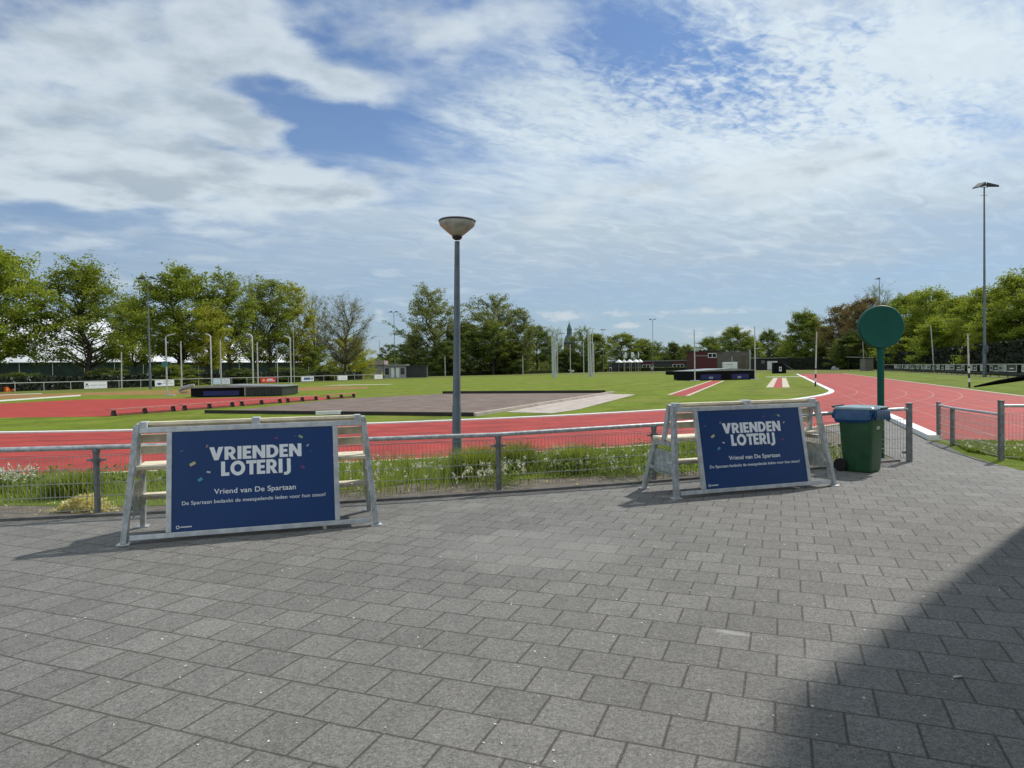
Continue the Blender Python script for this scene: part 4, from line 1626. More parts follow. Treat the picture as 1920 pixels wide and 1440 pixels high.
def membrane_hall(label, e0, e1, depth, ez, rz_, ends):
    """long hall with a curved white membrane roof; e0,e1 the near eave line on the ground"""
    d = e1 - e0
    Lh = d.length
    t = bld('tennis_hall', label, e0, atan2(d.y, d.x))
    part('wall', m_screen, t, (0.2, Lh - .2, .2, depth, 0, ez))
    n = int(Lh / 6)
    for i in range(n + 1):
        x = .1 + (Lh - .2) * i / n
        part('post', m_offw, t, (x - .06, x + .06, .02, .14, 0, ez))
    mb = MB()
    secs = 14
    xs = [0, ends * .25, ends * .6, ends, Lh * .5, Lh - ends, Lh - ends * .6, Lh - ends * .25, Lh]
    hs = [.0, .45, .82, 1, 1, 1, .82, .45, .0]
    nx = len(xs)
    vs = []
    for x, hfac in zip(xs, hs):
        for k in range(secs + 1):
            y = -.4 + (depth + .8) * k / secs
            f = sin(pi * k / secs) ** .75
            # a shallow scallop between ribs
            vs.append((x, y, ez + .05 + (rz_ - ez) * hfac * f))
    fs = []
    for i in range(nx - 1):
        for k in range(secs):
            fs.append((i * (secs + 1) + k, (i + 1) * (secs + 1) + k, (i + 1) * (secs + 1) + k + 1, i * (secs + 1) + k + 1))
    mb.add(vs, fs)
    mb.build('roof', m_roofw, t, smooth=True)
    part('gutter', m_gprint, t, (0, Lh, -.42, -.3, ez - .02, ez + .12))
    return t


membrane_hall('long hall with high white membrane roof and dark green sides behind the left trees', at(-250, 135), at(322, 170), 40, 4.85, 16.5, 12)
membrane_hall('second white membrane roofed hall, lower and farther, behind the bare trees', at(331, 178), at(580, 216), 30, 4.8, 10.8, 14)

# flat brick house with pinkish roof
DH = 172.0
o = at(681, DH)
kh = DH / F
t = bld('flat_roofed_house', 'low grey flat-roofed house with pinkish roof edge and white garage panels, left of the poplars', o, rad(4))
z1, z2, z3 = zat(700, 684, DH), zat(700, 676, DH), zat(740, 686.5, DH)
part('wall', m_greyw, t, (0, 38 * kh, .5, 8, 0, z1))
part('roof', m_roofp, t, (-.6, 40 * kh, .0, 9, z1, z2))
part('garage_wall', m_gprint, t, (38 * kh + .1, 80 * kh, .3, 8, 0, z3))
part('garage_roof', m_greyw, t, (40 * kh + .1, 82 * kh, -.1, 8.2, z3, z3 + .45))
for x in (52, 61):
    part('garage_door', m_white, t, (x * kh, (x + 6.5) * kh, .22, .29, .1, z3 - .4))
for x in (41, 70):
    part('window', m_glass, t, (x * kh, (x + 7) * kh, .24, .29, .9, z3 - .5))
part('shed_wall', m_clad, t, (80 * kh + .1, 118 * kh, 1, 8, 0, z3 - .1))
part('shed_roof', m_clad, t, (82.2 * kh, 119 * kh, .8, 8.2, z3 - .1, z3 + .15))

# dark pavilion with white parasols before it
DP = 285.0
o = at(1147, DP)
t = bld('dark_pavilion', 'long low charcoal pavilion with flat roof beyond the far grass, white parasols before it', o, 0)
Lp = (1297 - 1147) / F * DP
q = DP / 172
part('wall', m_clad, t, (0, Lp, 0, 10, 0, 3.9))
part('roof', mat('pale_roof_edge', (.16, .16, .155), .8, var=.1), t, (-.4, Lp + .2, -.5, 10.4, 3.9, 4.4))
for x in (7.6, 15.1):
    x *= q
    f_ = part('window', m_offw, t, (x, x + 4.8, -.08, .0, .6, 2.7))
    for xa, xb, za in ((.3, 1.6, 1.0), (1.9, 3.0, .7), (3.3, 4.6, 1.0)):
        part('pane', m_glass, f_, (x + xa, x + xb, -.12, -.085, za, 2.5))
    part('fascia', m_brick, t, (x - .3, x + 5.2, -.14, -.09, 2.75, 3.7))
for i, (px, w) in enumerate(((1161, 1.1), (1170.5, .8), (1181, 1.15), (1192.5, 1.15), (1200.5, .9))):
    p = at(px, 270)
    w *= 1.35
    lbp = ['leftmost white parasol before the dark pavilion', 'narrow second white parasol before the dark pavilion', 'middle white parasol of the row before the dark pavilion',
           'fourth white parasol from the left before the dark pavilion', 'rightmost white parasol of the row before the dark pavilion'][i]
    u_ = thing('parasol', lbp, 'parasol', p, 0, 'white parasols before the pavilion')
    mb = MB()
    mb.tube([(0, 0, 0), (0, 0, 3.8)], .06, 6)
    mb.build('pole', m_offw, u_)
    mb = MB()
    mb.lathe([(w * .95, 3.55), (w, 3.75), (w * .5, 4.35), (.05, 4.8)], 10)
    mb.build('canopy', m_white, u_)
# flags over the parasols
for i, (px, lbf) in enumerate(((1172, 'pale feather flag with dark stripe over the second parasol'), (1184, 'broad pale flag over the middle parasol'), (1197, 'thin pale furled flag over the right parasols'))):
    p = at(px, 266)
    u_ = thing('flag', lbf, 'flag', p, 0, 'flags by the pavilion')
    mb = MB()
    mb.tube([(0, 0, 0), (0, 0, 7.6)], .06, 6)
    mb.build('pole', m_offw, u_)
    mb = MB()
    w = (.85, 1.25, .45)[i]
    vs = [(.03 + w * f * (1 - .3 * abs(k - 2) / 2), .12 * sin(k * 1.3 + f * 2), 5.4 + 2.1 * k / 4) for k in range(5) for f in (0, .5, 1)]
    fs = [(k * 3 + j, k * 3 + j + 1, k * 3 + j + 4, k * 3 + j + 3) for k in range(4) for j in range(2)]
    vs2 = [(x, y + .03, z) for x, y, z in vs]
    mb.add(vs, fs)
    mb.add(vs2, [f[::-1] for f in fs])
    mb.build('cloth', m_white, u_)

# red brick block and the long grey brown wall
DB = 255.0
o = at(1297, DB)
t = bld('brick_block', 'two-storey dark red block with a paired window, joined to a grey brown flat building', o, 0)
k = DB / F
zb = lambda py: zat(1330, py, DB)
part('wall', m_brick, t, (0, 48 * k, 0, 7, 0, zb(659)))
part('roof', m_clad, t, (-.3, 60 * k, -.3, 7.3, zb(659), zb(657)))
wf = part('window', m_white, t, (31 * k, 47 * k, -.1, .0, zb(671), zb(662)))
part('pane', m_glass, wf, (32 * k, 38.3 * k, -.13, -.105, zb(670), zb(663.2)), (39.6 * k, 46 * k, -.13, -.105, zb(670), zb(663.2)))
part('string_course', m_greyw, t, (8 * k, 31 * k, -.06, -.003, zb(667.6), zb(666)))
part('grey_wing', mat('grey_brown_wall', (.14, .13, .115), .85, var=.12, scale=.7), t, (48 * k + .01, 108 * k, .3, 7, 0, zb(660)))
part('lintel', m_greyw, t, (92 * k, 103 * k, .2, .29, zb(666.5), zb(665.4)))
part('door', mat('brown_door', (.12, .10, .075), .8, var=.1), t, (93 * k, 102 * k, .2, .29, 0, zb(666.6)))

# white trailer
o = at(1357.5, 205)
t = thing('box_trailer', 'white box trailer with a faint grey sign, parked behind the pole vault mat', 'trailer', o, rad(-5))
k = 205 / F
part('body', m_white, t, (0, 25 * k, 0, 2.2, .6, 2.75), bevel=.08)
part('print', m_gprint, t, (4 * k, 15 * k, -.012, -.001, 1.9, 2.1))
for x in (7 * k, 17 * k):
    mb = MB()
    mb.tube([(x, .05, .36), (x, .3, .36)], .36, 16)
    mb.build('wheel', m_rub, t, smooth=True)
part('chassis', m_dark, t, (.2, 25 * k - .1, .1, 2.1, .45, .6))
part('drawbar', m_dark, t, (25 * k - .1, 25 * k + 1.2, 1.0, 1.15, .38, .46))

# black long shed with white doors
DS = 232.0
o = at(1418, DS)
t = bld('black_shed', 'low black boarded shed with white double doors beyond the sand pit', o, 0)
k = DS / F
zb = lambda py: zat(1450, py, DS)
part('wall', m_black, t, (0, 74 * k, 0, 5, 0, zb(672)))
part('roof', m_greyw, t, (-.3, 75 * k, -.4, 5.3, zb(672), zb(670.6)))
part('door', m_white, t, (21 * k, 30 * k, -.06, -.002, .15, zb(677)), (30.6 * k, 40 * k, -.06, -.002, .15, zb(677)))
f_ = part('window', m_offw, t, (10.5 * k, 15.5 * k, -.06, -.002, zb(680.5), zb(676)))
part('pane', m_glass, f_, (11.2 * k, 14.8 * k, -.08, -.065, zb(679.7), zb(676.8)))

# black judging hut
o = at(1450, 134)
t = bld('black_hut', 'small black hut with a white notice at the head of the long jump runway', o, rad(-12), 'hut')
k = 134 / F
mb = MB()
w1, h1 = 23 * k, 2.1
mb.add([(0, 0, 0), (w1, 0, 0), (w1, 1.6, 0), (0, 1.6, 0), (0, 0, h1), (w1 * .62, 0, h1 + .1), (w1, 0, h1 * .72), (w1, 1.6, h1 * .72), (w1 * .62, 1.6, h1 + .1), (0, 1.6, h1)],
       [(0, 3, 2, 1), (0, 1, 6, 5, 4), (2, 3, 9, 8, 7), (1, 2, 7, 6), (3, 0, 4, 9), (4, 5, 8, 9), (5, 6, 7, 8)])
mb.build('body', m_mat, t)
part('notice', m_white, t, (10.5 * k, 15 * k, -.02, -.003, .45, 1.3))
part('print', m_dark, t, (11.6 * k, 14 * k, -.028, -.021, .75, 1.1))
mb = MB()
mb.bar((w1 * .6, .2, h1 + .1), (w1 + 1.6, .2, .5), .05, .05)
mb.build('handrail', m_gprint, t)

# slant roofed shelter
o = at(1614.5, 158)
t = bld('shelter', 'small grey timber shelter with a jutting slanted roof on the right verge', o, rad(-22), 'shelter')
k = 158 / F
part('side_wall', m_grated, t, (0, 8 * k, 0, 2.4, 0, 2.75))
part('end_wall', mat('shelter_board', (.13, .125, .10), .85, var=.15), t, (8 * k + .01, 21 * k, .05, 2.4, 0, 2.85))
mb = MB()
mb.add([(-24 * k, -.3, 3.15), (22 * k, -.3, 2.9), (22 * k, 2.7, 2.9), (-24 * k, 2.7, 3.15), (-24 * k, -.3, 3.33), (22 * k, -.3, 3.05), (22 * k, 2.7, 3.05), (-24 * k, 2.7, 3.33)],
       [(0, 3, 2, 1), (4, 5, 6, 7), (0, 1, 5, 4), (1, 2, 6, 5), (2, 3, 7, 6), (3, 0, 4, 7)])
mb.build('roof', m_greyw, t)
for x in (-20 * k,):
    part('post', m_dark, t, (x, x + .08, 2.4, 2.48, 0, 3.1))

# white machine under the dark wall, small white tables
p = at(1566, 172)
mb = MB()
mb.prism([(-.6, 0), (1.0, 0), (1.0, .8), (-.6, .8)], .1, .7)
mb.add([(-.5, 0, .7), (.3, 0, .7), (.3, .8, .7), (-.5, .8, .7), (-.2, .1, 1.15), (.1, .1, 1.1), (.1, .7, 1.1), (-.2, .7, 1.15)],
       [(4, 5, 6, 7), (0, 1, 5, 4), (1, 2, 6, 5), (2, 3, 7, 6), (3, 0, 4, 7)])
one('white_cart', mb, m_gprint, 'small pale covered cart before the dark wall left of the shelter', 'cart', loc=p)
p = at(1072, 215)
mb = MB()
mb.box(-1.0, .8, -.2, .2, 1.0, 1.15)
mb.box(.2, .7, -.15, .15, .6, 1.0)
mb.box(-.1, .0, -.05, .05, 0, 1.0)
one('notice_stand', mb, m_white, 'white flat-topped stand at the far hedge behind the throwing cage', 'stand', loc=p)
p = at(1225, 232)
mb = MB()
mb.box(-.45, .35, -.05, .05, .9, 1.9)
mb.box(-.4, -.3, -.03, .03, 0, .9)
mb.box(.2, .3, -.03, .03, 0, .9)
one('notice_board', mb, m_gprint, 'grey notice board on legs at the foot of the pavilion floodlight', 'notice board', loc=(p.x - .4, p.y - .4, 0))
p = at(1145, 262)
mb = MB()
mb.box(-.45, .45, -.5, .5, 1.55, 1.8)
mb.box(-.4, -.32, -.4, -.32, 0, 1.55)
mb.box(.32, .4, -.4, -.32, 0, 1.55)
one('white_canopy', mb, m_white, 'small white flat canopy at the left end of the dark pavilion', 'canopy', loc=p)

# ------------------------------------------------------------------ board fence and verge on the right
HR = 57.0
sv0 = T(-8, -54.6)
t = thing('board_fence', 'long white-railed fence carrying dark and pale boards below the dark clipped hedge at the right', 'fence', (*sv0, 0), pi / 2 - TA)
Ls = 128
mb = MB()
mb.bar((0, 0, 1.36), (Ls, 0, 1.36), .07, .08)
mb.build('top_rail', m_offw, t)
mb = MB()
mb.bar((0, 0, .42), (Ls, 0, .42), .05, .16)
mb.build('lower_rail', m_clad, t)
for i in range(44):
    x = Ls * i / 43
    mb = MB()
    mb.bar((x, 0, 0), (x, 0, 1.318), .07, .07, (0, 1, 0))
    mb.build('post', m_clad, t)
mb = MB()
mb.box(0, Ls, .35, .55, 0, .06)
mb.build('kerb', m_conc, t)
bf = t
random.seed(11)
x = 18.0
i = 0
while x < 112:
    w = random.choice((1.2, 1.7, 2.3, 2.9))
    dark = (i % 3 == 1)
    q_ = Vector(sv0) + TU * x
    b_ = thing('advertising_board', '', 'board', (q_.x, q_.y, 0), pi / 2 - TA, 'boards on the right fence')
    mb = MB()
    mb.box(0, w, .045, .065, .62, 1.28)
    mb.build('board', m_dark if dark else m_gprint if i % 2 else m_offw, b_)
    mb = MB()
    if dark:
        mb.box(.0, w, .066, .072, .62, .70)
        mb.box(0, .12, .066, .072, .701, 1.28)
        mb.box(w * .3, w * .75, .066, .070, .9, 1.0)
        mb.build('print', m_white, b_)
    else:
        mb.box(w * .2, w * .8, .066, .072, .85, 1.08)
        mb.build('print', m_clad if i % 2 else m_gprint, b_)
    b_['_x'] = x
    x += w + random.choice((.15, .3, .9, 1.4))
    i += 1
BOARDS = [o for o in COL.objects if o.name.startswith('advertising_board')]
_ord = ['first', 'second', 'third', 'fourth', 'fifth', 'sixth', 'seventh', 'eighth', 'ninth', 'tenth', 'eleventh', 'twelfth', 'thirteenth', 'fourteenth', 'fifteenth', 'sixteenth',
        'seventeenth', 'eighteenth', 'nineteenth', 'twentieth', 'twenty-first', 'twenty-second', 'twenty-third', 'twenty-fourth', 'twenty-fifth', 'twenty-sixth', 'twenty-seventh',
        'twenty-eighth', 'twenty-ninth', 'thirtieth', 'thirty-first', 'thirty-second', 'thirty-third', 'thirty-fourth', 'thirty-fifth', 'thirty-sixth', 'thirty-seventh', 'thirty-eighth',
        'thirty-ninth', 'fortieth', 'forty-first', 'forty-second', 'forty-third', 'forty-fourth', 'forty-fifth']
for i, o in enumerate(BOARDS):
    tone = 'black board with white border' if i % 3 == 1 else 'grey board' if i % 2 else 'white board'
    o['label'] = '%s, %s from the right along the fence under the clipped hedge' % (tone, _ord[min(i, 44)])
    del o['_x']
# tapered matt black tube lying along the grass
mb = MB()
a_, b_ = G(1827, 726.5), G(1935, 711)
mb.tube([(a_.x, a_.y, .06), ((a_.x * 2 + b_.x) / 3, (a_.y * 2 + b_.y) / 3, .13), ((a_.x + b_.x * 2) / 3, (a_.y + b_.y * 2) / 3, .18), (b_.x, b_.y, .2)], [.04, .16, .2, .2], 10)
one('black_streak', mb, mat('matt_black', (.004, .004, .005), .95, var=.2, spec=.0), 'long black tapered streak lying on the right verge beside the banded pole', 'streak', smooth=True)
# church tower
o = at(1069, 640)
t = bld('church_tower', 'distant dark church tower with a slender green copper spire above the trees', o, rad(20), 'church tower')
kk = 640 / F
zt = lambda py: zat(1069, py, 640)
part('shaft', m_tower, t, (-4, 4, -4, 4, 0, zt(643)))
mb = MB()
mb.lathe([(5.6, zt(643)), (5.4, zt(640)), (4.2, zt(632)), (2.6, zt(627)), (2.3, zt(619)), (2.7, zt(618)), (1.6, zt(612)), (.25, zt(605)), (.12, zt(600))], 8)
mb.build('spire', m_copper, t)
part('belfry_opening', m_black, t, (-1.2, 1.2, -4.1, -3.99, zt(652), zt(647)))

# clubhouse to the right of the camera, outside the view (it throws the shadow on the pavers)
hd_ = Vector((sin(rad(21)), cos(rad(21))))
hc = Vector((6.70, 8.42))
t = bld('clubhouse', 'white rendered clubhouse beside the terrace, outside the picture, shading the right corner of the pavers', (hc.x, hc.y, 0), rad(237.5))
# local +x runs back along the facade, +y to the right of the camera... built in plan
part('wall', mat('white_bounce_render', (.72, .71, .68), .85, var=.06, scale=2), t, (0, 18, 0, 9, 0, 7.8))  # unseen walls made white to bounce light into the shaded pavers
part('roof', m_clad, t, (0, 18, 0, 9, 7.8, 8.1))
for x in (2, 6, 10):
    for z in (1.0, 4.6):
        f_ = part('window', m_white, t, (x, x + 2.2, -.06, .0, z, z + 1.4))
        part('pane', m_glass, f_, (x + .1, x + 2.1, -.08, -.061, z + .1, z + 1.3))

# ------------------------------------------------------------------ vegetation
def cards_mesh(name, P, size, rng, m, aspect=.6, updir=.25, tint=None, normals=None):
    """one quad leaf (rhombus) per point"""
    n = len(P)
    d = rng.normal(size=(n, 3))
    d[:, 2] *= .6
    d /= np.linalg.norm(d, axis=1)[:, None]
    e = rng.normal(size=(n, 3))
    e[:, 2] += 0
    e -= d * (e * d).sum(1)[:, None]
    e /= np.linalg.norm(e, axis=1)[:, None]
    s = size * rng.uniform(.6, 1.35, size=(n, 1))
    V = np.empty((n, 4, 3))
    V[:, 0] = P - d * s
    V[:, 1] = P + e * s * aspect
    V[:, 2] = P + d * s
    V[:, 3] = P - e * s * aspect
    me = bpy.data.meshes.new(name)
    me.vertices.add(n * 4)
    me.vertices.foreach_set('co', V.reshape(-1))
    me.loops.add(n * 4)
    me.loops.foreach_set('vertex_index', np.arange(n * 4, dtype=np.int32))
    me.polygons.add(n)
    me.polygons.foreach_set('loop_start', np.arange(0, n * 4, 4, dtype=np.int32))
    me.polygons.foreach_set('loop_total', np.full(n, 4, dtype=np.int32))
    a = me.attributes.new('tint', 'FLOAT', 'FACE')
    a.data.foreach_set('value', (tint if tint is not None else rng.uniform(0, 1, n)).astype(np.float32))
    me.materials.append(m)
    me.update(calc_edges=True)
    return me


def tree_proto(kind, seed, H=10.0):
    """returns (trunk mesh, crown mesh) for a tree of height H and half width given by the kind"""
    rng = np.random.default_rng(seed)
    K = dict(
        round=dict(base=.29, w=.42, prof=lambda t: (sin(pi * min(1, max(0, t)) ** .75)) ** .6, nl=64, tw=8, cl=5, lv=7, size=.095, rise=.10, sig=.22),
        conical=dict(base=.22, w=.40, prof=lambda t: min(1, .55 + t * 3) * (1 - t) ** .75 * 1.1 + .03, nl=80, tw=7, cl=5, lv=6, size=.085, rise=.10, sig=.19),
        tall=dict(base=.27, w=.22, prof=lambda t: (sin(pi * min(1, max(0, t)) ** .8)) ** .6, nl=52, tw=7, cl=4, lv=6, size=.08, rise=.16, sig=.17),
        sparse=dict(base=.26, w=.34, prof=lambda t: (sin(pi * min(1, max(.02, t)) ** 1.1)) ** .5, nl=60, tw=11, cl=3, lv=5.5, size=.05, rise=.26, sig=.12),
        poplar=dict(base=.10, w=.42, prof=lambda t: (sin(pi * min(1, max(0, t)) ** .9)) ** .55 * (1 - .15 * t), nl=80, tw=8, cl=4, lv=7, size=.08, rise=.22, sig=.15),
        bush=dict(base=.02, w=.62, prof=lambda t: (1 - t ** 2) ** .5, nl=50, tw=8, cl=5, lv=8, size=.11, rise=.12, sig=.28),
        dense=dict(base=.06, w=.42, prof=lambda t: (sin(pi * min(1, max(0, t * .93 + .07)) ** .7)) ** .55, nl=80, tw=8, cl=5, lv=9, size=.10, rise=.06, sig=.22),
        pine=dict(base=.30, w=.30, prof=lambda t: .6 + .4 * sin(pi * t) if t < .9 else .45, nl=26, tw=7, cl=4, lv=12, size=.08, rise=.04, sig=.16),
    )[kind]
    tb = MB()
    top = H * .93
    tp = [Vector((rng.normal() * .08 * i, rng.normal() * .08 * i, top * i / 6)) for i in range(7)]
    tr = [.018 * H * (1.25 if i == 0 else 1) * (1 - i / 6.6) + .012 for i in range(7)]
    tb.tube(tp, tr, 7)

    def trunk_at(z):
        f = min(5.999, max(0, z / top * 6))
        i = int(f)
        return tp[i].lerp(tp[i + 1], f - i)
    P = []
    cb = K['base'] * H
    ga = rng.uniform(0, 6.28)
    for i in range(K['nl']):
        t = ((i + .5) / K['nl'])
        t = t ** .85
        az = ga + i * 2.39996 + rng.normal() * .35
        env = K['w'] * H * K['prof'](t) * rng.uniform(.55, 1.04) ** .8
        zt_ = cb + (H - cb) * t
        z0 = max(cb * .7, zt_ - K['rise'] * H * rng.uniform(.6, 1.4) - env * .25)
        z0 = min(z0, top * .95)
        a = trunk_at(z0)
        b = Vector((cos(az) * env, sin(az) * env, min(H, zt_ + rng.normal() * .02 * H)))
        mid = a.lerp(b, .5) + Vector((rng.normal(), rng.normal(), -.2)) * (.03 * H)
        mid.z += .03 * H if K['rise'] < .15 else -.03 * H
        r0 = .0065 * H * (1 - .5 * t)
        tb.tube([a, mid, b], [r0, r0 * .6, r0 * .18], 4, cap=False)
        # dropout leaves holes in the crown
        for j in range(K['tw']):
            s = rng.uniform(.25, 1.0)
            q_ = (a.lerp(mid, s * 2) if s < .5 else mid.lerp(b, s * 2 - 1))
            dirv = Vector((cos(az) + rng.normal() * .7, sin(az) + rng.normal() * .7, .35 + rng.normal() * .5 + (.5 if kind == 'sparse' else 0))).normalized()
            ln = H * rng.uniform(.05, .13)
            e = q_ + dirv * ln
            if kind in ('sparse', 'tall', 'poplar') or rng.random() < .3:
                tb.tube([q_, e], [r0 * .32, r0 * .1], 3, cap=False)
            if kind == 'sparse':
                for _ in range(3):
                    e2 = q_.lerp(e, rng.uniform(.4, 1)) + Vector(rng.normal(size=3)) * .035 * H + Vector((0, 0, .02 * H))
                    tb.tube([q_.lerp(e, .5), e2], [r0 * .14, r0 * .07], 3, cap=False)
            for c in range(K['cl']):
                cpos = q_.lerp(e, (c + 1) / K['cl'])
                k = rng.poisson(K['lv'] * (1.6 if kind != 'sparse' else 1.3))
                if k:
                    o = rng.normal(size=(k, 3)) * K['sig'] * H * .1
                    o[:, 2] *= .7
                    P.append(np.array(cpos)[None, :] + o)
    P = np.concatenate(P)
    rad_ = np.percentile(np.hypot(P[:, 0], P[:, 1]), 97)
    fz, fr_ = H / np.percentile(P[:, 2], 99.8), K['w'] * H / rad_
    P = P * np.array([fr_, fr_, fz])
    tb.v = [(x * fr_, y * fr_, z * fz) for x, y, z in tb.v]
    # low-frequency clumping: delete leaves where a cheap 3D wave field is low
    f = (np.sin(P[:, 0] * 2.1 + seed) + np.sin(P[:, 1] * 2.3 + seed * 2) + np.sin(P[:, 2] * 2.6 + seed * 3))
    keep = f > (-1.5 if kind not in ('poplar', 'tall') else -1.35)
    P = P[keep]
    tint = np.clip(.5 + .22 * f[keep] / 1.5 + rng.normal(size=len(P)) * .22, 0, 1)
    me = cards_mesh('crown', P, K['size'] * H * .1 * 1.05, rng, L_mid, tint=tint)
    tm = tb.mesh('trunk', m_twig if kind == 'sparse' else m_bark)
    return tm, me


PROTO = {}


def proto(kind, var):
    key = (kind, var)
    if key not in PROTO:
        PROTO[key] = tree_proto(kind, {'round': 11, 'conical': 23, 'tall': 37, 'sparse': 41, 'poplar': 59, 'bush': 67, 'dense': 71, 'pine': 83}[kind] + 100 * var)
    return PROTO[key]


KW = dict(round=.42, conical=.40, tall=.22, sparse=.34, poplar=.42, bush=.62, dense=.42, pine=.30)
random.seed(77)


def tree(label, px, d, top, wpx, kind, m, var=0, name=None, group=None, cat='tree'):
    p = at(px, d)
    h = zat(px, top, d)
    w = wpx / F * d / 2
    k = h / 10.0
    sx = w / (KW[kind] * 10.0)
    t = thing(name or ('bush' if kind == 'bush' else 'tree'), label, 'bush' if kind == 'bush' else cat, p, random.uniform(0, 6.28), group)
    t.scale = (sx, sx, k)
    tm, cm = proto(kind, var)
    link('trunk', tm, t)
    c = link('crown', cm, t)
    c.material_slots[0].link = 'OBJECT'
    c.material_slots[0].material = m
    return t


LG = 'trees along the left side'
tree('big light green tree cut by the left picture edge, branches hanging over the white roof', 0, 96, 468, 210, 'round', L_spring, 0, group=LG)
tree('cone-shaped spring green tree standing alone before the white roofed hall', 160, 104, 485, 190, 'conical', L_spring, 0, group=LG)
tree('small loose green tree in the dip between the cone-shaped tree and the big round one', 254, 128, 556, 100, 'round', L_mid, 1, group=LG)
tree('big round bright green tree just right of the twin-headed floodlight', 335, 116, 501, 185, 'round', L_spring, 1, group=LG)
tree('small yellow green tree between the big round one and the slim one, low crown', 392, 113, 575, 100, 'round', L_yel, 0, group=LG)
tree('slim tall green tree with a dark trunk right of the big round one', 432, 122, 507, 112, 'tall', L_spring, 0, group=LG)
tree('nearly bare grey tree between the slim green tree and the dark one', 475, 130, 515, 76, 'sparse', L_bare, 0, group=LG)
tree('dark olive tall tree in the middle of the left row', 507, 132, 522, 96, 'tall', L_mid, 1, group=LG)
tree('tall thin yellow green tree right of the dark olive one', 548, 138, 531, 92, 'tall', L_yel, 1, group=LG)
tree('half bare slender tree with pale buds, second from the right end of the left row', 590, 145, 551, 80, 'sparse', L_bare, 1, group=LG)
tree('spreading bare tree with fan-shaped crown at the right end of the left row', 648, 152, 552, 106, 'sparse', L_bare, 0, group=LG)
for lb, px, d, top, w, m, v in (
        ('leafy bush below the half bare slender tree', 585, 142, 640, 90, L_mid, 0),
        ('yellow green bush at the foot of the spreading bare tree', 655, 158, 630, 100, L_yel, 1),
        ('rounded green bush at the left end of the flat roofed house', 672, 164, 664, 58, L_mid, 0),
        ('broad green bush behind the second white banner on the left', 325, 106, 682, 110, L_mid, 1),
        ('dark bush under the cone-shaped tree', 205, 101, 690, 120, L_dark, 0),
        ('dark low bush under the leftmost tree', 40, 93, 698, 110, L_dark, 1),
        ('dark green bush below the slim tall tree', 450, 119, 690, 90, L_dark, 0),
        ('dark bush behind the red banner', 540, 130, 688, 100, L_dark, 1),
        ('dark bush between the blue lettered and the next white banner', 610, 142, 688, 90, L_dark, 0)):
    tree(lb, px, d, top, w, 'bush', m, v, group='bushes behind the left fence')
tree('small dark pine left of the slim floodlight mast', 728, 230, 645, 34, 'pine', L_dark, 0)
tree('dark flat-topped pine right of the slim floodlight mast', 758, 235, 645, 46, 'pine', L_dark, 1)
PG = 'tall trees in the centre'
tree('tall full-crowned poplar left of the lamp post', 815, 225, 538, 142, 'poplar', L_silver, 0, group=PG)
tree('tall full-crowned poplar right of the lamp post', 925, 235, 554, 140, 'poplar', L_silver, 1, group=PG)
tree('yellow green round tree in front of the right poplar', 925, 222, 600, 84, 'round', L_mid, 0, group=PG)
tree('narrow green tree on the right flank of the right poplar', 976, 228, 578, 60, 'tall', L_silver, 1, group=PG)
tree('dark low tree hidden partly behind the lamp post', 872, 224, 604, 94, 'dense', L_dark, 0, group=PG)
tree('dark low tree under the left poplar on its left side', 778, 228, 628, 66, 'dense', L_dark, 1, group=PG)
tree('dark undergrowth tree at the foot of the left poplar', 835, 214, 640, 90, 'dense', L_dark, 0, group=PG)
tree('dark undergrowth tree at the foot of the right poplar', 958, 226, 640, 84, 'dense', L_dark, 1, group=PG)
FG = 'trees along the far side'
